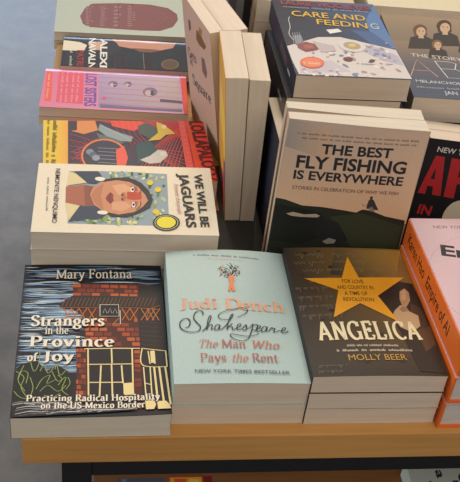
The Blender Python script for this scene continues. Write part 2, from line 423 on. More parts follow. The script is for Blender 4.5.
POSES = {
'woodcut':{'O': (0.0561, 0.0006, 0.0297), 'X': (0.99998, 0.0056, 0.0), 'Y': (-0.0056, 0.99998, 0.0), 'w': 0.1546, 'l': 0.2289},
'aqua':{'O': (0.2119, 0.0176, 0.0569), 'X': (0.99999, -0.0041, 0.0), 'Y': (0.0041, 0.99999, 0.0), 'w': 0.1366, 'l': 0.204},
'star':{'O': (0.3477, 0.0151, 0.0688), 'X': (1.0, 0.0, 0.0), 'Y': (-0.0, 1.0, 0.0), 'w': 0.1393, 'l': 0.203},
'pinkorange':{'O': (0.4909, 0.008, 0.113), 'X': (0.99992, 0.0125, 0.0), 'Y': (-0.0125, 0.99992, 0.0), 'w': 0.16, 'l': 0.212},
'face':{'O': (0.06335, 0.3709, 0.0754), 'X': (-0.0083, -0.99997, -0.0), 'Y': (0.99997, -0.0083, 0.0), 'w': 0.1388, 'l': 0.2118},
'poster':{'O': (0.0593, 0.53131, 0.04), 'X': (0.04998, -0.99875, -0.0), 'Y': (0.99875, 0.04998, 0.0), 'w': 0.15, 'l': 0.224},
'stripes':{'O': (0.05381, 0.70673, 0.03), 'X': (-0.03299, -0.99946, -0.0), 'Y': (0.99946, -0.03299, 0.0), 'w': 0.1215, 'l': 0.215},
'memoir':{'O': (0.07772, 0.82148, 0.0312), 'X': (-0.02, -0.9998, -0.0), 'Y': (0.9998, -0.02, 0.0), 'w': 0.111, 'l': 0.208},
'sage':{'O': (0.0605, 0.9755, 0.032), 'X': (0.0, -1.0, -0.0), 'Y': (1.0, 0.0, 0.0), 'w': 0.15, 'l': 0.224},
'food':{'O': (0.3603, 0.344, 0.2239), 'X': (1.0, 0.001, 0.0), 'Y': (-0.001, 1.0, 0.0), 'w': 0.1393, 'l': 0.2104},
'band':{'O': (0.51, 0.353, 0.1966), 'X': (0.99834, -0.05757, 0.0), 'Y': (0.05757, 0.99834, 0.0), 'w': 0.158, 'l': 0.235},
'fly':{'O': (0.3316, 0.2335, 0.0048), 'X': (0.99599, -0.08772, -0.01744), 'Y': (0.02028, 0.0315, 0.9993), 'w': 0.1545, 'l': 0.2222},
'black':{'O': (0.5061, 0.2698, 0.0142), 'X': (0.9942, -0.09313, -0.05373), 'Y': (0.06372, 0.10789, 0.99212), 'w': 0.132, 'l': 0.1665},
'gets':{'O': (0.27553, 0.62401, -0.00431), 'X': (0.20336, -0.97862, 0.03076), 'Y': (-0.14954, 0.0, 0.98876), 'w': 0.14, 'l': 0.2}}
ART = {
'woodcut':[
('bg', '#13151f'),
('f', 'sky', ()),
('p', '#4a1c14', [(54.7, 195.7), (140.8, 194.6), (148.7, 169.1), (150.7, 97.9), (153.7, 20.4), (152.9, 6.1), (64.0, 7.8), (62.7, 24.6), (60.1, 97.0), (69.3, 99.9), (68.8, 139.7), (55.7, 152.5)]),
('f', 'bricks', ([(53.6, 195.7), (126.1, 193.6), (126.6, 172.4), (54.1, 173.7)], 3, 7)),
('f', 'bricks', ([(69.8, 139.7), (124.6, 139.7), (127.5, 95.1), (68.4, 96.9)], 6, 6)),
('f', 'bricks', ([(60.7, 94.0), (69.9, 94.0), (71.5, 19.2), (61.8, 20.7)], 10, 2)),
('f', 'bricks', ([(119.5, 90.7), (126.3, 90.6), (126.6, 36.9), (119.1, 37.0)], 8, 1)),
('p', '#1d1718', [(128.3, 192.8), (144.1, 191.2), (150.9, 169.2), (152.4, 90.5), (126.4, 95.1), (126.0, 152.6)]),
('s', '#6e2a1d', 0.5, 1, [(127.6, 133.4), (152.3, 131.0)]),
('s', '#6e2a1d', 0.5, 1, [(127.4, 126.3), (152.0, 123.8)]),
('s', '#6e2a1d', 0.5, 1, [(127.2, 119.3), (151.6, 116.6)]),
('s', '#6e2a1d', 0.5, 1, [(127.0, 112.4), (151.3, 109.6)]),
('s', '#6e2a1d', 0.5, 1, [(126.7, 105.6), (150.9, 102.6)]),
('s', '#6e2a1d', 0.5, 1, [(126.5, 98.8), (150.6, 95.7)]),
('p', '#251a17', [(39.4, 160.5), (55.2, 175.4), (144.5, 174.2), (151.2, 151.0), (128.3, 155.9), (46.1, 153.3)]),
('s', '#7b5136', 0.7, 1, [(43.8, 157.3), (47.7, 171.2)]),
('s', '#7b5136', 0.7, 1, [(48.0, 157.3), (51.9, 171.2)]),
('s', '#7b5136', 0.7, 1, [(52.2, 157.3), (56.1, 171.2)]),
('s', '#7b5136', 0.7, 1, [(56.4, 157.3), (60.4, 171.3)]),
('s', '#7b5136', 0.7, 1, [(60.6, 157.3), (64.6, 171.3)]),
('s', '#7b5136', 0.7, 1, [(64.8, 157.3), (68.9, 171.3)]),
('s', '#7b5136', 0.7, 1, [(69.0, 157.3), (73.1, 171.3)]),
('s', '#7b5136', 0.7, 1, [(73.2, 157.4), (77.4, 171.3)]),
('s', '#7b5136', 0.7, 1, [(77.4, 157.4), (81.7, 171.4)]),
('s', '#7b5136', 0.7, 1, [(81.6, 157.4), (85.9, 171.4)]),
('s', '#7b5136', 0.7, 1, [(85.8, 157.4), (90.2, 171.4)]),
('s', '#7b5136', 0.7, 1, [(90.1, 157.4), (94.5, 171.4)]),
('s', '#7b5136', 0.7, 1, [(94.3, 157.4), (98.8, 171.4)]),
('s', '#7b5136', 0.7, 1, [(98.5, 157.4), (103.1, 171.5)]),
('s', '#7b5136', 0.7, 1, [(102.8, 157.4), (107.4, 171.5)]),
('s', '#7b5136', 0.7, 1, [(107.0, 157.4), (111.7, 171.5)]),
('s', '#7b5136', 0.7, 1, [(111.3, 157.5), (116.0, 171.5)]),
('s', '#7b5136', 0.7, 1, [(115.6, 157.5), (120.3, 171.5)]),
('s', '#7b5136', 0.7, 1, [(119.8, 157.5), (124.6, 171.5)]),
('s', '#7b5136', 0.7, 1, [(124.1, 157.5), (128.9, 171.6)]),
('s', '#7b5136', 0.7, 1, [(128.4, 157.5), (133.2, 171.6)]),
('s', '#7b5136', 0.7, 1, [(132.6, 157.5), (137.6, 171.6)]),
('s', '#7b5136', 0.7, 1, [(136.9, 157.5), (141.9, 171.6)]),
('s', '#7b5136', 0.7, 1, [(141.2, 157.5), (146.3, 171.6)]),
('s', '#b8672f', 0.9, 1, [(41.7, 155.7), (82.6, 154.9), (127.2, 155.0), (150.1, 152.6)]),
('s', '#c8783a', 0.9, 1, [(46.1, 154.1), (54.0, 135.0)]),
('s', '#c8783a', 0.9, 1, [(54.6, 154.1), (46.7, 135.0)]),
('s', '#c8783a', 0.9, 1, [(53.5, 154.1), (61.4, 135.0)]),
('s', '#c8783a', 0.9, 1, [(62.1, 154.1), (54.0, 135.0)]),
('s', '#c8783a', 0.9, 1, [(62.1, 154.1), (69.9, 135.0)]),
('s', '#c8783a', 0.9, 1, [(70.7, 154.1), (62.5, 135.0)]),
('s', '#c8783a', 0.9, 1, [(71.8, 154.1), (79.5, 135.0)]),
('s', '#c8783a', 0.9, 1, [(80.4, 154.1), (72.0, 135.0)]),
('s', '#c8783a', 0.9, 1, [(108.6, 154.2), (115.8, 135.0)]),
('s', '#c8783a', 0.9, 1, [(117.3, 154.2), (108.3, 135.0)]),
('s', '#c8783a', 0.9, 1, [(117.3, 154.2), (124.4, 135.0)]),
('s', '#c8783a', 0.9, 1, [(126.1, 154.2), (116.9, 135.0)]),
('s', '#c8783a', 0.9, 1, [(129.4, 154.2), (136.3, 135.0)]),
('s', '#c8783a', 0.9, 1, [(138.1, 154.3), (128.7, 135.0)]),
('s', '#c8783a', 0.9, 1, [(135.9, 154.2), (142.8, 135.0)]),
('s', '#c8783a', 0.9, 1, [(144.7, 154.3), (135.2, 135.0)]),
('s', '#c8783a', 0.9, 1, [(141.4, 154.3), (148.2, 134.9)]),
('s', '#c8783a', 0.9, 1, [(150.2, 154.3), (140.6, 135.0)]),
('s', '#b06a33', 0.9, 1, [(134.1, 135.0), (139.2, 152.6), (150.5, 159.2)]),
('s', '#b8672f', 0.8, 1, [(44.6, 133.5), (57.2, 133.4)]),
('p', '#15131a', [(84.7, 159.8), (104.9, 159.9), (105.2, 141.3), (84.8, 141.3)]),
('s', '#ddd6c4', 0.9, 0, [(84.7, 159.8), (104.9, 159.9), (105.2, 141.3), (84.8, 141.3), (84.7, 159.8)]),
('s', '#b9b4a8', 0.6, 0, [(88.0, 146.1), (90.2, 154.2), (92.3, 146.1)]),
('s', '#b9b4a8', 0.6, 0, [(93.4, 146.1), (95.6, 154.2), (97.7, 146.1)]),
('s', '#b9b4a8', 0.6, 0, [(98.8, 146.1), (101.0, 154.2), (103.1, 146.1)]),
('s', '#c9a67a', 0.6, 1, [(97.5, 127.1), (105.1, 138.1)]),
('s', '#ddd6c4', 0.8, 1, [(106.4, 150.9), (106.6, 128.7)]),
('p', '#17141a', [(71.5, 92.5), (119.0, 92.2), (117.9, 8.0), (73.5, 8.9)]),
('p', '#17141a', [(128.4, 92.1), (154.4, 89.0), (154.0, 7.4), (126.6, 7.9)]),
('s', '#ecd79a', 1.7, 1, [(68.4, 91.8), (97.3, 92.3), (126.3, 91.8)]),
('s', '#ecd79a', 1.7, 1, [(71.8, 69.4), (118.5, 69.5)]),
('s', '#ecd79a', 1.7, 1, [(72.6, 44.5), (108.8, 44.0)]),
('s', '#ecd79a', 1.6, 1, [(72.5, 92.5), (73.8, 27.0)]),
('s', '#ecd79a', 1.6, 1, [(96.7, 92.3), (97.1, 70.6)]),
('s', '#ecd79a', 1.6, 1, [(118.0, 92.2), (117.7, 26.3)]),
('s', '#ecd79a', 1.6, 1, [(85.9, 67.9), (84.5, 25.5)]),
('s', '#ecd79a', 1.6, 1, [(96.6, 69.2), (97.2, 25.3)]),
('s', '#ecd79a', 1.6, 1, [(106.7, 67.7), (107.8, 42.6)]),
('s', '#ecd79a', 1.6, 1, [(108.8, 42.6), (109.0, 27.8)]),
('p', '#ecd79a', [(108.8, 42.6), (117.8, 43.2), (118.4, 27.0), (109.0, 26.5)]),
('s', '#ecd79a', 2.2, 1, [(73.5, 9.5), (96.6, 8.4), (120.8, 8.6)]),
('s', '#ecd79a', 1.3, 1, [(128.4, 92.1), (128.1, 67.4), (153.1, 64.3)]),
('s', '#ecd79a', 1.3, 1, [(128.9, 91.7), (153.3, 87.5)]),
('s', '#ecd79a', 1.3, 1, [(134.5, 87.6), (135.9, 68.8)]),
('s', '#ecd79a', 1.3, 1, [(140.8, 87.6), (141.0, 68.7)]),
('s', '#ecd79a', 1.3, 1, [(152.8, 87.5), (153.1, 64.3)]),
('s', '#ecd79a', 1.3, 1, [(129.0, 64.6), (130.1, 23.5)]),
('s', '#ecd79a', 1.3, 1, [(135.7, 64.5), (136.0, 23.4)]),
('s', '#ecd79a', 1.3, 1, [(128.8, 42.3), (135.7, 39.5)]),
('s', '#ecd79a', 2.0, 1, [(139.8, 64.5), (141.5, 14.1)]),
('s', '#ecd79a', 2.0, 1, [(144.9, 64.4), (147.4, 12.7)]),
('s', '#ecd79a', 2.0, 1, [(151.1, 64.4), (153.7, 11.3)]),
('p', '#ecd79a', [(136.6, 87.6), (140.8, 88.3), (141.0, 70.2), (136.9, 70.2)]),
('p', '#ecd79a', [(128.9, 18.2), (136.9, 20.7), (139.5, 12.8), (137.3, 6.4), (129.5, 6.5)]),
('p', '#ecd79a', [(140.7, 16.7), (149.6, 16.6), (152.7, 11.3), (153.9, 6.1), (141.2, 6.3)]),
('p', '#10140f', [(-0.3, 60.4), (6.8, 71.5), (22.5, 74.1), (31.2, 60.1), (42.7, 68.3), (53.0, 59.8), (54.9, 24.7), (8.4, 17.7), (0.7, 20.4)]),
('s', '#8ea552', 0.8, 1, [(1.7, 60.4), (10.0, 52.1), (8.0, 38.6), (14.6, 25.4)]),
('s', '#8ea552', 0.8, 1, [(14.4, 77.0), (19.3, 60.2), (23.7, 71.3), (23.8, 88.4)]),
('s', '#8ea552', 0.8, 1, [(22.6, 35.8), (27.8, 49.1), (35.4, 54.5), (32.9, 43.6), (41.5, 48.9)]),
('s', '#8ea552', 0.8, 1, [(26.6, 33.1), (34.0, 40.9), (44.0, 32.8), (51.6, 40.7)]),
('s', '#8ea552', 0.8, 1, [(37.1, 60.0), (43.5, 46.2), (51.2, 51.6), (47.8, 35.4), (53.9, 27.4)]),
('s', '#8ea552', 0.8, 1, [(40.0, 62.7), (41.7, 68.3), (45.2, 54.4), (51.9, 62.6)]),
('s', '#8ea552', 0.8, 1, [(9.0, 68.6), (4.4, 49.4), (12.2, 33.3)]),
('s', '#8ea552', 0.8, 1, [(53.2, 51.5), (55.4, 43.3), (51.7, 35.3)]),
('s', '#8ea552', 0.8, 1, [(4.4, 49.4), (7.5, 60.3), (13.6, 57.5), (12.5, 43.9)]),
('s', '#8ea552', 0.8, 1, [(15.9, 52.0), (19.6, 38.5), (17.5, 25.3)]),
('s', '#8ea552', 0.8, 1, [(30.7, 27.7), (38.5, 25.0), (46.1, 30.1)]),
('s', '#8ea552', 0.8, 1, [(25.3, 60.1), (28.8, 68.4), (33.3, 57.3), (38.9, 65.5)]),
('s', '#8ea552', 0.8, 1, [(43.3, 54.4), (47.4, 48.9), (43.7, 40.8)]),
('s', '#8ea552', 0.8, 1, [(1.6, 33.4), (7.9, 25.5), (17.6, 22.7)]),
('f', 'ground', ([(0.7, 20.4), (59.9, 16.8), (123.7, 6.6), (2.2, -1.1)],)),
('t', '#0d0d12', 'Mary Fontana', 'serif', (36.3, 201.4), (121.3, 203.0), 15.21),
('t', '#0d0d12', 'Strangers', 'serifb', (12.6, 125.1), (90.1, 125.0), 16.0),
('t', '#0d0d12', 'in the', 'serif', (28.2, 112.6), (52.5, 112.5), 11.4),
('t', '#0d0d12', 'Province', 'serifb', (13.4, 94.2), (100.4, 93.6), 15.49),
('t', '#0d0d12', 'of', 'serifb', (12.1, 73.4), (22.6, 73.3), 11.39),
('t', '#0d0d12', 'Joy', 'serifb', (28.1, 73.2), (59.1, 72.9), 14.29),
('t', '#0d0d12', 'Practicing Radical Hospitality', 'serifb', (14.5, 19.0), (144.2, 17.8), 8.2),
('t', '#0d0d12', 'on the US-Mexico Border', 'serifb', (28.9, 9.6), (129.1, 8.3), 7.99),
('t', '#f0e6d2', 'Mary Fontana', 'serif', (35.7, 202.4), (120.7, 204.0), 15.21),
('t', '#f0e6d2', 'Strangers', 'serifb', (12.0, 126.1), (89.6, 125.9), 16.0),
('t', '#f0e6d2', 'in the', 'serif', (27.7, 113.5), (52.0, 113.5), 11.5),
('t', '#f0e6d2', 'Province', 'serifb', (12.8, 95.1), (99.9, 94.5), 15.49),
('t', '#f0e6d2', 'of', 'serifb', (11.6, 74.2), (22.0, 74.1), 11.49),
('t', '#f0e6d2', 'Joy', 'serifb', (27.5, 74.1), (58.6, 73.8), 14.29),
('t', '#f0e6d2', 'Practicing Radical Hospitality', 'serifb', (14.0, 19.8), (143.7, 18.6), 8.2),
('t', '#f0e6d2', 'on the US-Mexico Border', 'serifb', (28.3, 10.3), (128.6, 9.1), 8.09)],
'aqua':[
('bgg', ('#b0c6c3', '#b0c6c3', '#b6cbc8', '#b6cbc8')),
('t', '#4d5d60', 'A magical love letter to Shakespeare', 'fill', (31.1, 194.2), (105.3, 188.6), 4.01),
('t', '#d9a489', 'with a new foreword by the author', 'fill', (46.6, 187.8), (87.5, 184.2), 3.01),
('s', '#3c4a50', 0.7, 1, [(68.7, 150.0), (70.7, 158.5), (70.0, 168.9), (62.5, 174.0), (56.6, 170.3)]),
('s', '#3c4a50', 0.7, 1, [(70.7, 158.5), (73.2, 167.2), (71.6, 174.2), (67.6, 179.4)]),
('s', '#3c4a50', 0.7, 1, [(72.1, 162.0), (77.9, 169.0), (81.2, 167.4)]),
('s', '#3c4a50', 0.7, 1, [(72.9, 163.7), (76.2, 174.3), (80.9, 176.1)]),
('s', '#3c4a50', 0.7, 1, [(69.8, 167.1), (64.0, 165.3), (57.8, 158.3)]),
('s', '#3c4a50', 0.7, 1, [(72.4, 170.7), (73.7, 177.7), (71.2, 181.2)]),
('s', '#3c4a50', 0.7, 1, [(66.6, 168.8), (61.6, 163.5)]),
('s', '#3c4a50', 0.7, 1, [(75.8, 170.7), (77.7, 177.8)]),
('p', '#d98a63', [(70.7, 163.0), (70.2, 162.2), (69.3, 162.1), (68.9, 163.0), (69.4, 163.8), (70.4, 163.8)]),
('p', '#3c4a50', [(66.2, 166.5), (65.7, 165.7), (64.8, 165.7), (64.4, 166.5), (64.9, 167.3), (65.8, 167.3)]),
('p', '#3c4a50', [(60.6, 160.8), (60.1, 160.0), (59.2, 160.0), (58.8, 160.8), (59.4, 161.6), (60.3, 161.6)]),
('p', '#3c4a50', [(71.5, 159.7), (70.9, 158.9), (70.0, 158.9), (69.7, 159.7), (70.2, 160.5), (71.1, 160.5)]),
('p', '#3c4a50', [(73.7, 177.0), (73.2, 176.2), (72.2, 176.2), (71.9, 177.0), (72.4, 177.9), (73.3, 177.9)]),
('p', '#3c4a50', [(72.3, 156.8), (71.8, 156.0), (70.9, 156.0), (70.5, 156.8), (71.1, 157.6), (72.0, 157.6)]),
('p', '#3c4a50', [(72.9, 171.9), (72.3, 171.1), (71.4, 171.0), (71.0, 171.9), (71.6, 172.7), (72.5, 172.7)]),
('p', '#3c4a50', [(67.0, 157.2), (66.5, 156.4), (65.6, 156.4), (65.2, 157.2), (65.7, 158.0), (66.6, 158.0)]),
('p', '#d98a63', [(78.0, 163.1), (77.5, 162.3), (76.6, 162.2), (76.2, 163.0), (76.7, 163.9), (77.6, 163.9)]),
('p', '#d98a63', [(65.5, 167.2), (64.9, 166.4), (64.0, 166.4), (63.7, 167.2), (64.2, 168.0), (65.1, 168.0)]),
('p', '#3c4a50', [(67.5, 156.5), (67.0, 155.7), (66.1, 155.7), (65.7, 156.5), (66.2, 157.3), (67.1, 157.3)]),
('p', '#3c4a50', [(77.0, 167.0), (76.4, 166.2), (75.5, 166.2), (75.2, 167.0), (75.7, 167.8), (76.6, 167.8)]),
('p', '#d98a63', [(76.0, 173.4), (75.5, 172.5), (74.6, 172.5), (74.2, 173.3), (74.8, 174.2), (75.7, 174.2)]),
('p', '#d98a63', [(64.9, 164.4), (64.4, 163.6), (63.5, 163.6), (63.1, 164.4), (63.7, 165.2), (64.6, 165.3)]),
('p', '#3c4a50', [(73.6, 162.3), (73.1, 161.5), (72.2, 161.5), (71.8, 162.3), (72.3, 163.1), (73.2, 163.1)]),
('p', '#3c4a50', [(77.2, 163.9), (76.6, 163.0), (75.7, 163.0), (75.4, 163.8), (75.9, 164.7), (76.8, 164.7)]),
('p', '#3c4a50', [(61.5, 168.0), (61.0, 167.1), (60.1, 167.1), (59.7, 167.9), (60.2, 168.8), (61.1, 168.8)]),
('p', '#3c4a50', [(75.9, 160.4), (75.4, 159.6), (74.5, 159.6), (74.1, 160.4), (74.6, 161.2), (75.6, 161.2)]),
('p', '#d98a63', [(65.8, 164.5), (65.3, 163.6), (64.4, 163.6), (64.0, 164.4), (64.5, 165.3), (65.4, 165.3)]),
('p', '#3c4a50', [(69.0, 161.0), (68.5, 160.2), (67.6, 160.2), (67.2, 161.0), (67.7, 161.8), (68.6, 161.9)]),
('p', '#3c4a50', [(67.4, 170.8), (66.9, 170.0), (66.0, 169.9), (65.6, 170.8), (66.2, 171.6), (67.1, 171.6)]),
('p', '#55656a', [(73.9, 164.9), (73.4, 164.1), (72.5, 164.1), (72.1, 164.9), (72.7, 165.7), (73.6, 165.8)]),
('p', '#55656a', [(68.5, 159.3), (67.9, 158.5), (67.0, 158.5), (66.7, 159.3), (67.2, 160.1), (68.1, 160.1)]),
('p', '#3c4a50', [(78.5, 159.9), (78.0, 159.0), (77.1, 159.0), (76.7, 159.8), (77.2, 160.7), (78.1, 160.7)]),
('p', '#3c4a50', [(66.7, 166.1), (66.1, 165.3), (65.2, 165.3), (64.9, 166.1), (65.4, 166.9), (66.3, 166.9)]),
('p', '#3c4a50', [(81.0, 174.1), (80.4, 173.2), (79.5, 173.2), (79.2, 174.0), (79.7, 174.9), (80.6, 174.9)]),
('p', '#55656a', [(76.9, 166.6), (76.3, 165.8), (75.4, 165.8), (75.1, 166.6), (75.6, 167.4), (76.5, 167.5)]),
('p', '#3c4a50', [(72.5, 173.8), (72.0, 172.9), (71.1, 172.9), (70.7, 173.7), (71.2, 174.6), (72.1, 174.6)]),
('p', '#d98a63', [(68.8, 162.4), (68.3, 161.6), (67.4, 161.6), (67.0, 162.4), (67.5, 163.2), (68.4, 163.2)]),
('p', '#55656a', [(68.7, 162.0), (68.2, 161.1), (67.3, 161.1), (66.9, 161.9), (67.4, 162.8), (68.3, 162.8)]),
('p', '#3c4a50', [(68.6, 164.1), (68.0, 163.3), (67.1, 163.3), (66.8, 164.1), (67.3, 164.9), (68.2, 164.9)]),
('p', '#3c4a50', [(63.9, 165.3), (63.4, 164.4), (62.5, 164.4), (62.1, 165.2), (62.6, 166.1), (63.6, 166.1)]),
('p', '#d98a63', [(79.5, 167.5), (78.9, 166.7), (78.0, 166.6), (77.6, 167.5), (78.2, 168.3), (79.1, 168.3)]),
('p', '#55656a', [(78.2, 168.1), (77.7, 167.3), (76.7, 167.2), (76.4, 168.1), (76.9, 168.9), (77.8, 168.9)]),
('p', '#55656a', [(73.7, 164.7), (73.2, 163.9), (72.3, 163.8), (71.9, 164.7), (72.4, 165.5), (73.3, 165.5)]),
('p', '#3c4a50', [(61.2, 173.2), (60.7, 172.4), (59.8, 172.4), (59.4, 173.2), (59.9, 174.0), (60.8, 174.0)]),
('p', '#3c4a50', [(62.5, 169.3), (62.0, 168.4), (61.1, 168.4), (60.7, 169.2), (61.2, 170.1), (62.1, 170.1)]),
('p', '#3c4a50', [(75.5, 167.3), (75.0, 166.5), (74.1, 166.5), (73.7, 167.3), (74.3, 168.1), (75.2, 168.2)]),
('p', '#55656a', [(72.4, 173.8), (71.9, 172.9), (71.0, 172.9), (70.6, 173.7), (71.2, 174.6), (72.1, 174.6)]),
('p', '#d98a63', [(64.9, 166.3), (64.3, 165.5), (63.4, 165.4), (63.1, 166.3), (63.6, 167.1), (64.5, 167.1)]),
('p', '#d98a63', [(65.1, 166.8), (64.5, 165.9), (63.6, 165.9), (63.3, 166.7), (63.8, 167.6), (64.7, 167.6)]),
('p', '#55656a', [(69.8, 156.8), (69.3, 156.0), (68.4, 156.0), (68.0, 156.8), (68.6, 157.6), (69.5, 157.6)]),
('p', '#3c4a50', [(66.7, 167.0), (66.2, 166.2), (65.3, 166.2), (64.9, 167.0), (65.4, 167.8), (66.3, 167.9)]),
('p', '#55656a', [(69.8, 159.6), (69.3, 158.8), (68.4, 158.8), (68.0, 159.6), (68.6, 160.4), (69.5, 160.5)]),
('p', '#3c4a50', [(65.3, 164.3), (64.7, 163.5), (63.8, 163.5), (63.5, 164.3), (64.0, 165.1), (64.9, 165.2)]),
('p', '#3c4a50', [(81.6, 164.0), (81.1, 163.2), (80.2, 163.1), (79.8, 164.0), (80.3, 164.8), (81.2, 164.8)]),
('p', '#3c4a50', [(78.0, 167.7), (77.5, 166.9), (76.6, 166.9), (76.2, 167.7), (76.7, 168.5), (77.6, 168.5)]),
('p', '#55656a', [(66.2, 166.9), (65.6, 166.1), (64.7, 166.1), (64.4, 166.9), (64.9, 167.7), (65.8, 167.7)]),
('p', '#55656a', [(79.0, 170.7), (78.4, 169.9), (77.5, 169.9), (77.1, 170.7), (77.7, 171.5), (78.6, 171.6)]),
('p', '#3c4a50', [(65.2, 159.8), (64.6, 158.9), (63.7, 158.9), (63.4, 159.7), (63.9, 160.5), (64.8, 160.6)]),
('p', '#3c4a50', [(74.7, 174.2), (74.2, 173.4), (73.3, 173.4), (72.9, 174.2), (73.4, 175.0), (74.3, 175.1)]),
('p', '#d98a63', [(66.4, 161.6), (65.9, 160.8), (65.0, 160.7), (64.6, 161.6), (65.2, 162.4), (66.1, 162.4)]),
('p', '#55656a', [(81.1, 162.4), (80.6, 161.6), (79.7, 161.6), (79.3, 162.4), (79.8, 163.2), (80.7, 163.2)]),
('p', '#55656a', [(81.6, 164.5), (81.0, 163.7), (80.1, 163.6), (79.7, 164.4), (80.3, 165.3), (81.2, 165.3)]),
('p', '#3c4a50', [(71.9, 172.7), (71.4, 171.8), (70.4, 171.8), (70.1, 172.7), (70.6, 173.5), (71.5, 173.5)]),
('p', '#d98a63', [(78.0, 173.8), (77.5, 172.9), (76.6, 172.9), (76.2, 173.7), (76.8, 174.6), (77.7, 174.6)]),
('p', '#d98a63', [(61.8, 170.9), (61.3, 170.0), (60.4, 170.0), (60.0, 170.8), (60.5, 171.7), (61.4, 171.7)]),
('p', '#55656a', [(71.1, 163.8), (70.6, 163.0), (69.7, 163.0), (69.3, 163.8), (69.9, 164.6), (70.8, 164.6)]),
('p', '#3c4a50', [(82.0, 166.5), (81.4, 165.7), (80.5, 165.7), (80.2, 166.5), (80.7, 167.3), (81.6, 167.4)]),
('p', '#d98a63', [(61.9, 161.2), (61.4, 160.4), (60.5, 160.4), (60.1, 161.2), (60.7, 162.0), (61.6, 162.1)]),
('p', '#55656a', [(77.4, 172.7), (76.9, 171.9), (76.0, 171.8), (75.6, 172.7), (76.1, 173.5), (77.0, 173.5)]),
('p', '#d98a63', [(74.8, 160.3), (74.2, 159.5), (73.3, 159.5), (73.0, 160.3), (73.5, 161.1), (74.4, 161.1)]),
('p', '#3c4a50', [(77.6, 170.8), (77.1, 170.0), (76.1, 170.0), (75.8, 170.8), (76.3, 171.6), (77.2, 171.6)]),
('p', '#d98a63', [(79.3, 165.6), (78.7, 164.8), (77.8, 164.8), (77.5, 165.6), (78.0, 166.4), (78.9, 166.4)]),
('p', '#55656a', [(65.4, 169.1), (64.8, 168.2), (63.9, 168.2), (63.6, 169.0), (64.1, 169.9), (65.0, 169.9)]),
('p', '#3c4a50', [(74.9, 166.2), (74.4, 165.4), (73.5, 165.4), (73.1, 166.2), (73.6, 167.0), (74.5, 167.0)]),
('p', '#3c4a50', [(68.2, 161.3), (67.7, 160.4), (66.8, 160.4), (66.4, 161.2), (66.9, 162.1), (67.8, 162.1)]),
('p', '#d98a63', [(77.6, 163.4), (77.1, 162.6), (76.2, 162.5), (75.8, 163.4), (76.3, 164.2), (77.2, 164.2)]),
('p', '#d98a63', [(73.1, 156.6), (72.5, 155.8), (71.6, 155.8), (71.3, 156.6), (71.8, 157.4), (72.7, 157.4)]),
('p', '#d98a63', [(70.8, 160.0), (70.3, 159.2), (69.4, 159.2), (69.0, 160.0), (69.6, 160.8), (70.5, 160.8)]),
('p', '#3c4a50', [(74.4, 164.8), (73.9, 164.0), (73.0, 164.0), (72.6, 164.8), (73.1, 165.6), (74.0, 165.6)]),
('p', '#d98a63', [(63.3, 167.5), (62.8, 166.7), (61.9, 166.7), (61.5, 167.5), (62.0, 168.3), (62.9, 168.4)]),
('p', '#55656a', [(80.7, 163.1), (80.2, 162.3), (79.3, 162.3), (78.9, 163.1), (79.4, 163.9), (80.4, 164.0)]),
('p', '#d98a63', [(63.7, 175.2), (63.2, 174.3), (62.3, 174.3), (61.9, 175.1), (62.4, 176.0), (63.4, 176.0)]),
('p', '#55656a', [(60.9, 162.4), (60.4, 161.6), (59.5, 161.6), (59.1, 162.4), (59.6, 163.2), (60.5, 163.2)]),
('p', '#55656a', [(66.8, 163.7), (66.3, 162.9), (65.4, 162.9), (65.0, 163.7), (65.6, 164.5), (66.5, 164.5)]),
('p', '#3c4a50', [(64.7, 158.1), (64.2, 157.3), (63.3, 157.2), (62.9, 158.0), (63.4, 158.9), (64.3, 158.9)]),
('p', '#55656a', [(59.8, 169.7), (59.2, 168.8), (58.3, 168.8), (58.0, 169.6), (58.5, 170.5), (59.4, 170.5)]),
('p', '#3c4a50', [(77.2, 167.1), (76.6, 166.2), (75.7, 166.2), (75.3, 167.0), (75.9, 167.9), (76.8, 167.9)]),
('p', '#d98a63', [(60.7, 166.2), (60.2, 165.3), (59.3, 165.3), (58.9, 166.1), (59.5, 167.0), (60.4, 167.0)]),
('p', '#e8875a', [(65.1, 134.9), (68.4, 146.6), (67.5, 155.1), (70.3, 160.2), (71.1, 156.8), (73.7, 160.3), (74.1, 153.5), (71.7, 146.7), (73.3, 135.0), (69.9, 133.3), (69.4, 139.9), (67.7, 133.3)]),
('t', '#e2a283', 'Judi', 'serif', (11.6, 107.1), (51.6, 106.3), 16.41),
('t', '#f0a67c', 'Dench', 'serif', (59.6, 106.0), (123.6, 101.7), 16.57),
('s', '#2c3234', 1.38, 1, [(35.1, 96.6), (35.0, 101.5), (31.4, 103.6), (26.9, 99.6), (25.1, 92.2), (27.6, 85.6), (30.9, 80.2), (30.1, 74.3), (24.6, 71.3), (16.5, 72.4), (11.0, 77.1), (10.2, 84.9), (13.9, 90.9), (18.9, 91.6), (21.0, 86.2), (19.0, 79.6), (15.1, 77.7)]),
('s', '#2c3234', 1.25, 1, [(32.8, 72.0), (37.9, 79.1), (42.4, 89.4), (43.3, 94.8), (41.6, 94.2), (39.3, 86.3), (37.5, 74.4), (39.1, 79.1), (42.3, 82.1), (43.6, 80.3), (42.5, 75.0), (44.6, 75.6)]),
('s', '#2c3234', 1.25, 1, [(51.7, 81.0), (48.9, 81.6), (46.1, 78.0), (46.5, 73.8), (49.6, 75.6), (51.9, 81.0), (50.8, 75.0), (53.3, 75.1)]),
('s', '#2c3234', 1.25, 1, [(53.3, 75.1), (57.9, 80.5), (65.3, 92.6), (67.1, 97.5), (64.8, 95.7), (61.4, 86.5), (58.6, 74.5), (60.6, 78.7), (65.3, 83.5)]),
('s', '#2c3234', 1.25, 1, [(59.8, 78.7), (64.0, 78.7), (64.8, 73.9), (67.8, 75.8)]),
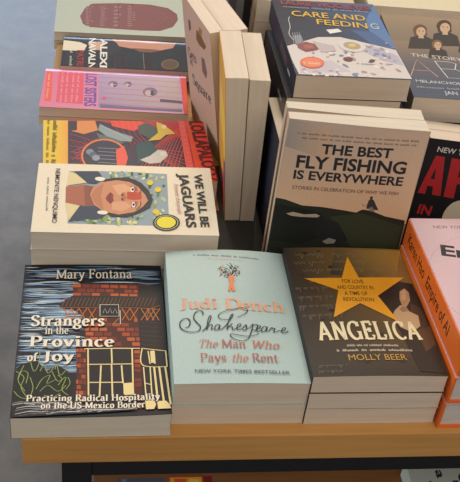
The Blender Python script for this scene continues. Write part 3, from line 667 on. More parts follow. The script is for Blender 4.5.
('s', '#2c3234', 1.12, 1, [(62.5, 89.5), (54.6, 89.5), (51.2, 93.7), (54.2, 99.2), (63.9, 103.7), (74.8, 106.9), (81.2, 106.4), (83.4, 103.3), (79.4, 97.7), (71.2, 92.7)]),
('s', '#2c3234', 1.25, 1, [(67.8, 75.8), (72.3, 78.8), (73.9, 82.4), (71.4, 82.4), (69.2, 77.0), (70.6, 74.0), (74.5, 75.8), (79.3, 81.8)]),
('s', '#2c3234', 1.38, 1, [(79.3, 81.8), (79.6, 77.0), (77.6, 73.4), (74.8, 74.6)]),
('s', '#2c3234', 0.88, 1, [(78.5, 74.6), (82.1, 77.0), (86.6, 83.1)]),
('s', '#2c3234', 1.38, 1, [(87.0, 83.1), (84.1, 72.3), (80.0, 61.7)]),
('s', '#2c3234', 1.25, 1, [(85.8, 79.5), (90.3, 82.5), (91.6, 78.9), (88.4, 73.5), (85.2, 74.7)]),
('s', '#2c3234', 1.12, 1, [(80.0, 61.7), (73.8, 57.6), (65.8, 59.9), (61.4, 65.1), (62.9, 68.0), (69.4, 66.3), (78.7, 64.6), (87.2, 66.4), (91.6, 68.8)]),
('s', '#2c3234', 1.25, 1, [(88.2, 73.9), (92.7, 76.3), (94.4, 79.9), (91.9, 79.9), (89.6, 75.1), (90.9, 71.5), (94.9, 73.9)]),
('s', '#2c3234', 1.25, 1, [(101.4, 78.7), (98.1, 79.3), (95.1, 75.1), (95.9, 71.5), (99.0, 73.3), (101.6, 78.7), (100.2, 72.8), (102.7, 72.8)]),
('s', '#2c3234', 1.25, 1, [(102.7, 72.8), (106.4, 78.2), (107.0, 76.4), (109.6, 77.0), (107.6, 71.6), (111.0, 72.2)]),
('s', '#2c3234', 1.0, 1, [(111.0, 72.2), (113.4, 74.0), (115.3, 72.9)]),
('s', '#2c3234', 1.25, 1, [(115.3, 72.9), (119.3, 74.7), (121.0, 77.7), (119.0, 78.3), (116.3, 74.1), (117.5, 70.5), (121.0, 71.7), (123.5, 74.1)]),
('t', '#bd7866', 'The', 'serifi', (26.4, 49.0), (46.6, 48.5), 10.91),
('t', '#b06a5c', 'Man', 'serif', (50.7, 48.4), (75.8, 47.6), 11.23),
('t', '#bd7866', 'Who', 'serifi', (80.4, 47.5), (109.9, 46.7), 11.23),
('t', '#b06a5c', 'Pays', 'serif', (27.9, 28.8), (53.9, 28.5), 11.71),
('t', '#c07c68', 'the', 'serifi', (59.0, 28.4), (75.7, 28.1), 11.42),
('t', '#a86a5e', 'Rent', 'serif', (80.3, 28.0), (106.9, 27.6), 11.92),
('t', '#55656a', 'NEW YORK TIMES BESTSELLER', 'sansb', (21.3, 14.3), (116.2, 11.6), 4.21)],
'star':[
('bgg', ('#2c241d', '#32271e', '#a87f3a', '#3a3229')),
('f', 'blotch', ('#2c251f', 30)),
('g', ['#3a3229', '#866635', '#c89a44', '#665438'], [(45.9, 155.3), (118.4, 144.3), (138.1, 200.1), (60.0, 198.4)]),
('f', 'script', ([(6.6, 195.4), (135.2, 198.2), (130.9, 147.9), (8.9, 137.7)], 4, '#8d8067')),
('f', 'script', ([(2.2, 137.6), (42.7, 138.2), (48.4, 81.8), (1.5, 78.4)], 4, '#6d6353')),
('f', 'script', ([(7.8, 17.4), (40.5, 17.2), (27.3, 2.2), (3.1, 2.4)], 2, '#62584b')),
('p', '#2e2016', [(91.0, 120.4), (121.8, 144.4), (137.3, 141.1), (142.6, 109.4), (142.1, 44.2), (137.6, 2.9), (110.3, 5.8), (105.3, 51.6), (100.5, 85.1)]),
('p', '#b98f63', [(119.6, 130.7), (126.0, 133.3), (129.3, 125.8), (127.5, 112.6), (120.1, 101.1), (116.0, 102.7), (116.0, 114.1)]),
('p', '#2a1a12', [(113.7, 120.7), (117.0, 134.1), (127.0, 141.9), (134.0, 137.7), (135.1, 124.2), (130.1, 109.3), (127.7, 110.9), (129.8, 125.8), (125.8, 132.5), (119.3, 127.4), (115.9, 115.7)]),
('p', '#c3a27a', [(114.1, 104.3), (120.1, 101.1), (121.8, 94.7), (130.2, 88.5), (129.3, 72.9), (116.6, 62.1), (105.5, 69.7), (100.5, 85.1), (105.0, 94.6)]),
('p', '#4a3020', [(126.3, 107.7), (135.9, 101.3), (137.5, 74.4), (127.7, 66.7), (130.2, 88.5), (123.6, 93.2)]),
('p', '#5a3c24', [(121.8, 65.2), (139.3, 72.9), (137.8, 44.2), (124.2, 34.0)]),
('p', '#a07a54', [(116.0, 102.7), (120.1, 101.1), (120.7, 94.7), (113.6, 93.1), (111.4, 97.9)]),
('p', '#c9a27a', [(119.5, 125.7), (125.4, 130.8), (126.5, 124.1), (121.9, 112.5), (117.7, 114.1)]),
('s', '#20140f', 0.6, 1, [(118.8, 121.9), (121.2, 122.6)]),
('s', '#20140f', 0.6, 1, [(124.1, 123.1), (126.8, 122.8)]),
('s', '#8a4a38', 0.6, 1, [(118.0, 108.4), (121.6, 109.2)]),
('p', '#eda320', [(71.6, 185.9), (77.3, 148.9), (130.6, 151.4), (92.3, 118.8), (106.3, 77.4), (69.9, 106.4), (36.3, 84.0), (49.7, 127.4), (15.1, 147.9), (57.7, 148.2)]),
('t', '#4a3518', 'FOR LOVE', 'sansb', (56.6, 139.7), (80.9, 139.0), 6.13),
('t', '#4a3518', 'AND COUNTRY IN', 'sansb', (49.0, 129.5), (90.1, 129.0), 6.11),
('t', '#4a3518', 'A TIME OF', 'sansb', (55.4, 119.7), (81.1, 119.0), 6.03),
('t', '#4a3518', 'REVOLUTION', 'sansb', (52.4, 109.9), (86.2, 109.2), 5.92),
('t', '#f0e2b8', 'ANGELICA', 'serifx', (15.1, 50.1), (125.7, 51.3), 26.85),
('t', '#e5dcc6', '"Lush, rich and panoramic biography."', 'fill', (42.1, 40.5), (96.0, 40.4), 3.5),
('t', '#e5dcc6', '- author of Taking Manhattan', 'fill', (30.3, 33.3), (109.2, 33.5), 3.7),
('t', '#c79a48', 'MOLLY BEER', 'sans', (40.2, 20.6), (100.6, 20.9), 8.09)],
'pinkorange':[
('bgg', ('#d9b9c0', '#d9b9c0', '#d5b4bd', '#dcbcc2')),
('t', '#4d4448', 'NEW YORK TIMES BESTSELLER', 'sans', (24.3, 193.6), (127.2, 192.8), 5.31),
('t', '#161213', 'Em', 'sansx', (18.7, 145.4), (60.1, 137.1), 19.12),
('t', '#161213', 'pire', 'sansx', (63.3, 136.4), (125.5, 126.3), 19.37),
('t', '#161213', 'of AI', 'sansx', (35.9, 71.7), (100.3, 62.2), 19.62),
('s', '#a98f97', 0.35, 1, [(-3.6, 109.9), (1.5, 133.3), (15.0, 154.1), (43.7, 175.9), (89.1, 187.5), (146.9, 180.9)]),
('s', '#a98f97', 0.35, 1, [(-3.6, 109.9), (-3.2, 78.0), (17.4, 41.6), (75.6, 26.5)])],
'face':[
('bg', '#e8dcc4'),
('p', '#8fa0a8', [(15.9, 37.2), (13.9, 74.6), (13.8, 117.4), (16.1, 156.8), (107.2, 155.5), (122.6, 153.8), (122.8, 99.0), (122.2, 39.9)]),
('p', '#dccb52', [(121.0, 114.7), (121.9, 113.5), (121.1, 111.9), (119.1, 110.7), (116.9, 110.7), (115.9, 111.8), (116.7, 113.5), (118.8, 114.7)]),
('p', '#dccb52', [(27.6, 116.6), (26.0, 116.6), (23.9, 117.6), (22.5, 118.9), (22.7, 119.8), (24.3, 119.7), (26.4, 118.8), (27.8, 117.5)]),
('p', '#41603a', [(28.6, 130.8), (26.1, 130.0), (21.2, 130.3), (16.7, 131.7), (15.3, 133.2), (17.8, 134.0), (22.7, 133.7), (27.2, 132.3)]),
('p', '#5f7f4a', [(16.7, 93.1), (18.1, 92.6), (18.6, 91.3), (17.9, 90.1), (16.3, 89.7), (14.9, 90.3), (14.4, 91.5), (15.1, 92.7)]),
('p', '#7f9bb0', [(26.7, 115.0), (25.9, 113.7), (23.0, 112.9), (19.6, 113.0), (17.8, 114.1), (18.6, 115.5), (21.5, 116.3), (24.9, 116.1)]),
('p', '#7f9bb0', [(34.7, 101.8), (34.9, 100.8), (33.4, 99.6), (31.1, 99.0), (29.3, 99.2), (29.1, 100.2), (30.6, 101.4), (33.0, 102.1)]),
('p', '#41603a', [(111.9, 85.1), (110.9, 84.7), (109.4, 84.9), (108.1, 85.6), (108.0, 86.3), (109.0, 86.6), (110.6, 86.4), (111.8, 85.8)]),
('p', '#41603a', [(104.9, 97.6), (105.8, 96.5), (105.0, 95.0), (102.9, 93.9), (100.8, 94.0), (99.9, 95.1), (100.7, 96.7), (102.7, 97.7)]),
('p', '#41603a', [(23.5, 133.0), (23.4, 131.8), (21.1, 129.9), (18.0, 128.5), (15.9, 128.3), (16.0, 129.5), (18.3, 131.4), (21.4, 132.8)]),
('p', '#e8e2c8', [(18.1, 85.5), (16.0, 85.8), (14.8, 86.9), (15.1, 88.1), (16.8, 88.9), (18.9, 88.6), (20.2, 87.5), (19.8, 86.2)]),
('p', '#41603a', [(63.3, 137.9), (64.3, 136.9), (63.8, 135.8), (62.2, 135.3), (60.3, 135.6), (59.4, 136.5), (59.8, 137.6), (61.5, 138.2)]),
('p', '#5f7f4a', [(118.7, 98.4), (117.0, 98.3), (115.3, 99.1), (114.8, 100.3), (115.6, 101.2), (117.3, 101.3), (118.9, 100.5), (119.5, 99.3)]),
('p', '#dccb52', [(18.8, 129.2), (19.3, 127.8), (17.9, 126.6), (15.3, 126.3), (13.1, 127.2), (12.5, 128.7), (14.0, 129.8), (16.5, 130.1)]),
('p', '#5f7f4a', [(21.8, 102.5), (20.8, 101.4), (17.5, 100.6), (13.8, 100.6), (11.9, 101.3), (13.0, 102.5), (16.3, 103.3), (20.0, 103.3)]),
('p', '#b6c37f', [(70.4, 153.6), (70.8, 152.3), (69.5, 150.0), (67.2, 148.1), (65.3, 147.6), (64.9, 148.8), (66.2, 151.1), (68.4, 153.1)]),
('p', '#d9d6a0', [(106.4, 144.6), (104.6, 144.2), (101.0, 144.7), (97.7, 145.8), (96.6, 146.8), (98.4, 147.1), (102.0, 146.6), (105.3, 145.6)]),
('p', '#87a05a', [(108.7, 122.2), (109.7, 121.5), (109.9, 119.9), (109.2, 118.4), (108.0, 117.8), (107.0, 118.6), (106.8, 120.2), (107.5, 121.7)]),
('p', '#41603a', [(45.4, 151.2), (44.0, 150.1), (41.5, 149.9), (39.4, 150.8), (38.9, 152.3), (40.3, 153.5), (42.8, 153.7), (44.9, 152.7)]),
('p', '#b6c37f', [(20.5, 100.2), (18.3, 100.0), (16.2, 100.8), (15.6, 102.2), (16.7, 103.2), (18.9, 103.4), (20.9, 102.6), (21.6, 101.2)]),
('p', '#5f7f4a', [(20.7, 127.1), (21.5, 126.1), (20.9, 125.1), (19.2, 124.6), (17.4, 125.0), (16.5, 126.0), (17.1, 127.0), (18.8, 127.5)]),
('p', '#e8e2c8', [(111.2, 89.8), (112.3, 89.0), (112.5, 87.1), (111.8, 85.3), (110.5, 84.6), (109.5, 85.5), (109.2, 87.3), (110.0, 89.1)]),
('p', '#a9bcc4', [(114.1, 82.6), (113.6, 81.9), (112.0, 81.4), (110.2, 81.4), (109.2, 81.9), (109.7, 82.6), (111.3, 83.1), (113.1, 83.1)]),
('p', '#a9bcc4', [(17.9, 105.4), (15.4, 105.4), (13.3, 106.6), (12.9, 108.2), (14.4, 109.3), (16.9, 109.3), (19.0, 108.1), (19.4, 106.5)]),
('p', '#5f7f4a', [(67.0, 143.0), (64.8, 142.4), (60.5, 142.8), (56.6, 144.1), (55.4, 145.5), (57.7, 146.2), (62.0, 145.8), (65.9, 144.5)]),
('p', '#87a05a', [(27.5, 105.8), (24.4, 105.8), (21.5, 107.4), (20.6, 109.5), (22.2, 111.0), (25.4, 111.0), (28.2, 109.4), (29.1, 107.3)]),
('p', '#dccb52', [(59.7, 136.0), (61.7, 134.9), (62.1, 133.2), (60.5, 131.7), (57.9, 131.5), (55.8, 132.5), (55.5, 134.3), (57.1, 135.7)]),
('p', '#87a05a', [(24.4, 135.0), (22.5, 134.7), (19.4, 135.4), (16.9, 136.6), (16.4, 137.7), (18.3, 138.0), (21.4, 137.4), (23.9, 136.1)]),
('p', '#5f7f4a', [(122.1, 115.3), (120.8, 114.8), (118.4, 114.9), (116.1, 115.6), (115.4, 116.4), (116.7, 116.9), (119.1, 116.8), (121.4, 116.1)]),
('p', '#dccb52', [(112.8, 116.0), (110.7, 115.7), (106.8, 116.4), (103.3, 117.8), (102.3, 119.0), (104.4, 119.4), (108.4, 118.6), (111.9, 117.2)]),
('p', '#d9d6a0', [(26.3, 95.9), (26.6, 94.5), (24.9, 93.2), (22.1, 92.7), (19.9, 93.2), (19.6, 94.5), (21.4, 95.9), (24.2, 96.4)]),
('p', '#87a05a', [(27.5, 93.1), (28.0, 91.8), (26.4, 89.3), (23.6, 87.1), (21.4, 86.6), (20.9, 87.9), (22.5, 90.4), (25.3, 92.6)]),
('p', '#41603a', [(109.0, 114.3), (108.9, 113.0), (106.7, 111.5), (103.7, 110.8), (101.6, 111.1), (101.7, 112.4), (103.8, 113.9), (106.9, 114.6)]),
('p', '#dccb52', [(120.0, 141.4), (120.8, 140.0), (119.7, 138.7), (117.5, 138.3), (115.3, 138.9), (114.4, 140.3), (115.5, 141.6), (117.8, 142.1)]),
('p', '#7f9bb0', [(110.6, 122.9), (108.7, 122.2), (105.3, 122.5), (102.4, 123.7), (101.7, 125.0), (103.6, 125.7), (107.0, 125.3), (109.9, 124.2)]),
('p', '#d9d6a0', [(117.2, 106.3), (114.8, 107.0), (113.2, 109.1), (113.2, 111.3), (115.0, 112.4), (117.4, 111.8), (119.1, 109.7), (119.0, 107.4)]),
('p', '#87a05a', [(117.2, 89.3), (116.0, 88.5), (112.7, 87.8), (109.3, 87.8), (107.7, 88.4), (108.9, 89.3), (112.1, 89.9), (115.6, 89.9)]),
('p', '#b6c37f', [(19.6, 92.9), (18.6, 91.6), (16.3, 91.1), (14.0, 91.7), (13.1, 93.1), (14.1, 94.4), (16.4, 94.9), (18.7, 94.3)]),
('p', '#b6c37f', [(71.2, 147.5), (68.7, 147.6), (66.7, 148.9), (66.4, 150.6), (67.9, 151.7), (70.5, 151.5), (72.5, 150.3), (72.8, 148.6)]),
('p', '#41603a', [(23.1, 113.7), (21.9, 112.5), (18.6, 111.9), (15.1, 112.3), (13.5, 113.5), (14.7, 114.8), (18.0, 115.3), (21.5, 114.9)]),
('p', '#a9bcc4', [(58.0, 138.9), (56.0, 138.8), (52.7, 139.8), (49.9, 141.3), (49.4, 142.4), (51.4, 142.5), (54.8, 141.5), (57.5, 140.0)]),
('p', '#87a05a', [(85.0, 138.0), (82.5, 138.3), (81.0, 139.4), (81.5, 140.7), (83.7, 141.4), (86.2, 141.1), (87.6, 140.0), (87.1, 138.7)]),
('p', '#a9bcc4', [(73.3, 153.6), (75.4, 152.9), (76.3, 151.5), (75.3, 150.3), (73.2, 149.8), (71.0, 150.5), (70.2, 151.9), (71.1, 153.2)]),
('p', '#7f9bb0', [(110.3, 114.7), (108.8, 114.9), (106.6, 116.0), (105.0, 117.5), (104.9, 118.4), (106.5, 118.2), (108.7, 117.1), (110.3, 115.6)]),
('p', '#b6c37f', [(107.4, 83.1), (104.6, 83.1), (102.5, 84.3), (102.1, 86.0), (103.8, 87.3), (106.6, 87.3), (108.7, 86.1), (109.0, 84.4)]),
('p', '#87a05a', [(114.6, 117.1), (113.0, 116.2), (109.3, 116.1), (105.7, 116.8), (104.3, 117.9), (106.0, 118.7), (109.7, 118.8), (113.2, 118.2)]),
('p', '#b6c37f', [(80.5, 140.4), (79.1, 139.2), (75.9, 138.9), (72.9, 139.8), (71.8, 141.3), (73.3, 142.5), (76.5, 142.8), (79.5, 141.9)]),
('p', '#7f9bb0', [(28.1, 103.1), (26.4, 101.5), (22.0, 100.9), (17.5, 101.6), (15.6, 103.1), (17.4, 104.6), (21.8, 105.2), (26.2, 104.6)]),
('p', '#41603a', [(20.2, 122.9), (19.7, 121.4), (18.1, 120.8), (16.4, 121.4), (15.5, 122.9), (16.1, 124.5), (17.7, 125.1), (19.4, 124.5)]),
('p', '#87a05a', [(117.0, 108.9), (115.6, 108.3), (112.1, 108.2), (108.7, 108.6), (107.3, 109.2), (108.8, 109.8), (112.2, 110.0), (115.6, 109.6)]),
('p', '#d9d6a0', [(122.7, 110.5), (122.0, 109.7), (119.5, 109.0), (116.7, 108.9), (115.3, 109.4), (116.1, 110.2), (118.6, 110.9), (121.3, 111.0)]),
('p', '#dccb52', [(113.8, 139.4), (113.0, 138.5), (110.4, 137.8), (107.4, 137.6), (105.9, 138.1), (106.7, 138.9), (109.3, 139.7), (112.3, 139.8)]),
('p', '#a9bcc4', [(107.6, 83.4), (106.2, 82.6), (102.7, 82.0), (99.1, 82.2), (97.5, 82.9), (98.9, 83.7), (102.4, 84.2), (106.0, 84.1)]),
('p', '#d9d6a0', [(117.7, 119.0), (119.8, 118.0), (120.6, 115.9), (119.5, 113.9), (117.2, 113.2), (115.0, 114.1), (114.2, 116.2), (115.3, 118.2)]),
('p', '#e8e2c8', [(30.9, 124.8), (28.4, 124.9), (25.6, 126.5), (24.1, 128.5), (24.8, 129.8), (27.3, 129.6), (30.1, 128.1), (31.6, 126.1)]),
('p', '#b6c37f', [(106.5, 122.4), (104.8, 122.6), (103.3, 123.8), (103.0, 125.3), (103.9, 126.1), (105.6, 125.8), (107.1, 124.6), (107.4, 123.2)]),
('p', '#d9d6a0', [(34.8, 96.7), (34.5, 95.8), (33.0, 95.2), (31.0, 95.0), (29.7, 95.4), (30.0, 96.2), (31.5, 96.9), (33.5, 97.1)]),
('p', '#d9d6a0', [(30.6, 114.6), (32.8, 113.8), (33.6, 112.2), (32.6, 110.6), (30.4, 110.0), (28.2, 110.8), (27.4, 112.4), (28.4, 114.0)]),
('p', '#87a05a', [(123.5, 96.4), (123.3, 95.0), (120.8, 93.6), (117.5, 92.9), (115.3, 93.4), (115.5, 94.8), (118.0, 96.3), (121.3, 97.0)]),
('p', '#87a05a', [(105.9, 150.4), (104.3, 150.5), (101.8, 151.5), (99.9, 152.9), (99.6, 153.8), (101.2, 153.8), (103.7, 152.7), (105.6, 151.4)]),
('p', '#b6c37f', [(30.4, 127.1), (31.3, 126.4), (31.0, 125.3), (29.6, 124.5), (28.1, 124.4), (27.2, 125.2), (27.5, 126.3), (28.8, 127.1)]),
('p', '#dccb52', [(29.1, 101.5), (28.9, 100.7), (27.5, 100.0), (25.6, 99.9), (24.4, 100.4), (24.6, 101.2), (26.0, 101.8), (27.9, 101.9)]),
('p', '#5f7f4a', [(107.8, 113.2), (107.9, 112.2), (106.5, 110.5), (104.3, 109.0), (102.7, 108.7), (102.6, 109.7), (104.1, 111.5), (106.2, 112.9)]),
('p', '#b6c37f', [(23.3, 111.2), (24.1, 109.8), (23.2, 108.8), (21.1, 108.7), (19.0, 109.5), (18.2, 110.9), (19.1, 112.0), (21.2, 112.1)]),
('p', '#d9d6a0', [(121.7, 85.0), (119.2, 84.6), (116.5, 85.4), (115.3, 87.1), (116.3, 88.5), (118.8, 89.0), (121.5, 88.1), (122.7, 86.5)]),
('p', '#41603a', [(33.5, 99.0), (32.6, 98.1), (30.7, 97.8), (28.7, 98.2), (27.9, 99.1), (28.8, 100.0), (30.7, 100.3), (32.7, 99.9)]),
('p', '#b6c37f', [(24.9, 107.7), (24.5, 106.7), (22.9, 106.2), (21.0, 106.4), (20.0, 107.3), (20.4, 108.2), (22.0, 108.8), (23.9, 108.5)]),
('p', '#d9d6a0', [(119.3, 97.1), (117.9, 96.0), (114.6, 95.6), (111.3, 96.1), (109.9, 97.2), (111.3, 98.3), (114.6, 98.6), (117.9, 98.1)]),
('p', '#41603a', [(38.2, 107.8), (36.0, 107.5), (31.2, 108.1), (26.7, 109.1), (25.0, 110.0), (27.2, 110.3), (32.0, 109.7), (36.5, 108.7)]),
('p', '#41603a', [(49.1, 133.8), (47.1, 132.9), (43.8, 133.2), (41.1, 134.4), (40.7, 135.9), (42.7, 136.8), (46.0, 136.6), (48.7, 135.3)]),
('p', '#e8e2c8', [(111.9, 81.5), (110.8, 80.6), (107.8, 80.1), (104.8, 80.5), (103.5, 81.4), (104.7, 82.3), (107.7, 82.8), (110.7, 82.4)]),
('p', '#dccb52', [(33.6, 142.5), (31.6, 142.2), (27.3, 142.5), (23.2, 143.5), (21.7, 144.4), (23.7, 144.8), (28.0, 144.4), (32.1, 143.5)]),
('p', '#b6c37f', [(24.4, 135.0), (21.4, 134.8), (18.9, 135.9), (18.2, 137.6), (19.8, 139.0), (22.7, 139.2), (25.2, 138.1), (25.9, 136.4)]),
('p', '#41603a', [(111.7, 120.2), (111.9, 119.2), (110.6, 118.1), (108.4, 117.7), (106.7, 118.1), (106.5, 119.2), (107.9, 120.3), (110.0, 120.7)]),
('p', '#7f9bb0', [(108.2, 118.1), (107.2, 117.0), (105.7, 116.6), (104.4, 117.3), (104.1, 118.7), (105.1, 119.8), (106.6, 120.1), (107.9, 119.5)]),
('p', '#a9bcc4', [(22.2, 124.2), (20.7, 125.1), (19.4, 127.3), (19.1, 129.6), (19.9, 130.7), (21.4, 129.8), (22.7, 127.6), (23.0, 125.3)]),
('p', '#d9d6a0', [(25.5, 148.7), (23.3, 149.2), (21.8, 150.8), (21.8, 152.6), (23.4, 153.4), (25.5, 152.9), (27.0, 151.3), (27.0, 149.5)]),
('p', '#b6c37f', [(125.6, 97.1), (123.4, 96.1), (119.1, 96.2), (115.1, 97.3), (113.9, 98.8), (116.1, 99.8), (120.4, 99.7), (124.3, 98.6)]),
('p', '#5f7f4a', [(30.0, 89.3), (29.6, 88.4), (27.5, 87.4), (24.9, 86.9), (23.2, 87.3), (23.6, 88.2), (25.7, 89.2), (28.3, 89.7)]),
('p', '#a9bcc4', [(114.5, 87.6), (112.5, 88.3), (111.2, 90.4), (111.3, 92.6), (112.7, 93.7), (114.7, 92.9), (116.0, 90.8), (116.0, 88.6)]),
('p', '#d9d6a0', [(96.4, 150.5), (96.5, 149.2), (94.7, 147.9), (92.0, 147.3), (90.0, 147.8), (89.8, 149.1), (91.6, 150.4), (94.3, 151.0)]),
('p', '#7f9bb0', [(32.5, 120.1), (32.4, 118.9), (30.2, 117.0), (27.1, 115.6), (24.9, 115.5), (25.0, 116.7), (27.2, 118.6), (30.3, 120.0)]),
('p', '#5f7f4a', [(114.0, 152.3), (113.8, 151.3), (111.9, 149.8), (109.3, 148.7), (107.7, 148.6), (107.9, 149.6), (109.9, 151.1), (112.4, 152.2)]),
('p', '#87a05a', [(108.9, 85.3), (110.4, 83.9), (109.6, 81.7), (107.1, 80.0), (104.4, 79.8), (103.0, 81.3), (103.7, 83.4), (106.2, 85.1)]),
('p', '#d9d6a0', [(112.3, 99.2), (113.6, 98.2), (113.3, 96.8), (111.8, 95.6), (109.9, 95.5), (108.7, 96.4), (108.9, 97.9), (110.4, 99.0)]),
('p', '#dccb52', [(104.2, 140.6), (101.8, 140.5), (98.3, 141.8), (95.9, 143.7), (96.0, 145.2), (98.4, 145.4), (101.9, 144.0), (104.3, 142.1)]),
('p', '#5f7f4a', [(119.5, 65.8), (120.4, 64.6), (119.5, 62.5), (117.4, 61.2), (115.7, 61.6), (115.7, 63.4), (117.4, 65.3)]),
('p', '#87a05a', [(115.2, 83.1), (116.2, 81.9), (115.2, 79.8), (113.1, 78.5), (111.4, 78.9), (111.4, 80.7), (113.1, 82.6)]),
('p', '#b9c489', [(117.4, 84.4), (118.3, 83.1), (117.4, 81.1), (115.3, 79.8), (113.6, 80.2), (113.6, 82.0), (115.3, 83.9)]),
('p', '#87a05a', [(119.3, 70.7), (120.2, 69.5), (119.3, 67.5), (117.2, 66.1), (115.5, 66.5), (115.5, 68.3), (117.2, 70.2)]),
('p', '#5f7f4a', [(115.9, 64.9), (116.9, 63.7), (116.0, 61.6), (113.9, 60.3), (112.2, 60.7), (112.2, 62.5), (113.8, 64.4)]),
('p', '#5f7f4a', [(115.4, 66.5), (116.4, 65.3), (115.5, 63.3), (113.4, 61.9), (111.7, 62.3), (111.7, 64.1), (113.3, 66.0)]),
('p', '#b9c489', [(118.4, 48.7), (119.4, 47.5), (118.4, 45.4), (116.3, 44.1), (114.7, 44.4), (114.6, 46.2), (116.3, 48.1)]),
('p', '#87a05a', [(116.1, 83.4), (117.1, 82.1), (116.1, 80.1), (114.0, 78.7), (112.3, 79.1), (112.3, 81.0), (114.0, 82.8)]),
('p', '#5f7f4a', [(115.1, 48.2), (116.0, 47.0), (115.1, 45.0), (113.0, 43.6), (111.3, 44.0), (111.3, 45.8), (113.0, 47.7)]),
('p', '#b9c489', [(118.7, 73.3), (119.6, 72.1), (118.7, 70.1), (116.6, 68.7), (114.9, 69.1), (114.9, 70.9), (116.6, 72.8)]),
('p', '#87a05a', [(118.5, 79.1), (119.4, 77.9), (118.5, 75.8), (116.4, 74.5), (114.7, 74.9), (114.7, 76.7), (116.4, 78.6)]),
('p', '#87a05a', [(113.7, 86.5), (114.6, 85.3), (113.7, 83.2), (111.6, 81.9), (109.9, 82.3), (109.9, 84.1), (111.6, 86.0)]),
('p', '#b9c489', [(115.4, 79.1), (116.3, 77.9), (115.4, 75.8), (113.3, 74.5), (111.6, 74.9), (111.6, 76.7), (113.3, 78.6)]),
('p', '#5f7f4a', [(116.8, 59.9), (117.8, 58.7), (116.8, 56.7), (114.7, 55.3), (113.0, 55.7), (113.0, 57.5), (114.7, 59.4)]),
('p', '#b9c489', [(120.5, 88.3), (121.4, 87.1), (120.5, 85.0), (118.4, 83.7), (116.7, 84.1), (116.7, 85.9), (118.4, 87.8)]),
('p', '#87a05a', [(120.0, 65.5), (121.0, 64.3), (120.0, 62.2), (118.0, 60.9), (116.3, 61.3), (116.3, 63.1), (117.9, 65.0)]),
('p', '#87a05a', [(114.5, 66.3), (115.4, 65.1), (114.5, 63.1), (112.4, 61.7), (110.7, 62.1), (110.7, 63.9), (112.4, 65.8)]),
('p', '#b9c489', [(113.9, 87.1), (114.9, 85.9), (113.9, 83.8), (111.8, 82.5), (110.1, 82.9), (110.1, 84.7), (111.8, 86.6)]),
('p', '#87a05a', [(111.9, 83.9), (112.9, 82.7), (111.9, 80.6), (109.8, 79.3), (108.1, 79.7), (108.1, 81.6), (109.8, 83.4)]),
('p', '#b9c489', [(116.2, 63.4), (117.1, 62.2), (116.2, 60.1), (114.1, 58.8), (112.4, 59.2), (112.4, 61.0), (114.1, 62.9)]),
('p', '#5f7f4a', [(115.4, 79.7), (116.3, 78.5), (115.4, 76.4), (113.3, 75.1), (111.6, 75.5), (111.6, 77.3), (113.3, 79.2)]),
('p', '#87a05a', [(120.2, 70.4), (121.1, 69.1), (120.2, 67.1), (118.1, 65.8), (116.4, 66.1), (116.4, 68.0), (118.1, 69.8)]),
('p', '#b9c489', [(113.7, 53.0), (114.7, 51.8), (113.8, 49.7), (111.7, 48.4), (110.0, 48.7), (110.0, 50.5), (111.6, 52.4)]),
('p', '#87a05a', [(114.3, 86.5), (115.2, 85.2), (114.3, 83.2), (112.2, 81.9), (110.5, 82.3), (110.5, 84.1), (112.2, 86.0)]),
('p', '#5f7f4a', [(113.4, 55.1), (114.3, 53.8), (113.4, 51.8), (111.3, 50.4), (109.6, 50.8), (109.6, 52.6), (111.2, 54.5)]),
('p', '#5f7f4a', [(121.3, 71.7), (122.3, 70.4), (121.4, 68.4), (119.3, 67.1), (117.6, 67.4), (117.6, 69.3), (119.3, 71.1)]),
('p', '#e5c62f', [(50.9, 148.7), (54.5, 147.6), (56.4, 145.1), (55.9, 142.4), (53.2, 140.7), (49.4, 140.8), (46.5, 142.7), (45.7, 145.5), (47.4, 147.9)]),
('p', '#e5c62f', [(95.9, 144.8), (99.2, 143.7), (101.1, 141.3), (100.6, 138.7), (98.0, 137.0), (94.4, 137.1), (91.7, 138.9), (90.9, 141.7), (92.6, 144.0)]),
('p', '#e5c62f', [(36.5, 139.5), (40.1, 138.4), (42.2, 135.9), (41.6, 133.1), (38.8, 131.4), (35.0, 131.5), (32.0, 133.4), (31.2, 136.2), (33.0, 138.6)]),
('p', '#ddcb9a', [(18.1, 37.2), (22.0, 45.8), (40.5, 59.5), (48.0, 35.5)]),
('p', '#ddcb9a', [(82.7, 35.9), (87.9, 52.7), (117.4, 40.8)]),
('p', '#3d4555', [(16.7, 43.2), (15.1, 72.2), (31.0, 79.7), (42.1, 70.3), (41.5, 60.8), (30.2, 53.3)]),
('p', '#3d4555', [(119.3, 40.8), (88.9, 52.8), (87.1, 72.3), (102.2, 85.2), (112.2, 77.3), (114.9, 58.1)]),
('p', '#38302f', [(33.2, 78.5), (29.4, 89.3), (26.2, 108.7), (37.3, 124.4), (53.7, 133.7), (72.1, 138.0), (88.4, 134.0), (98.8, 122.1), (108.2, 107.0), (107.9, 89.8), (100.5, 79.4), (88.7, 80.4), (97.4, 108.2), (82.9, 123.6), (64.5, 126.3), (46.0, 120.6), (36.0, 106.3), (41.5, 82.2)]),
('p', '#a8664a', [(50.1, 35.0), (44.8, 58.5), (50.4, 72.8), (87.0, 73.5), (88.7, 57.4), (82.7, 35.9)]),
('p', '#8a5340', [(47.0, 56.2), (48.5, 69.2), (87.2, 68.9), (87.7, 58.5)]),
('p', '#c98d68', [(65.3, 63.7), (50.7, 66.9), (38.5, 78.6), (33.4, 95.4), (36.9, 111.1), (48.0, 121.8), (62.3, 128.7), (74.4, 132.0), (86.8, 125.8), (98.1, 115.2), (103.7, 97.8), (98.5, 80.6), (85.2, 68.8)]),
('p', '#b97a58', [(67.3, 64.9), (52.6, 69.3), (40.6, 79.8), (66.7, 76.6), (96.6, 80.5), (83.2, 69.9)]),
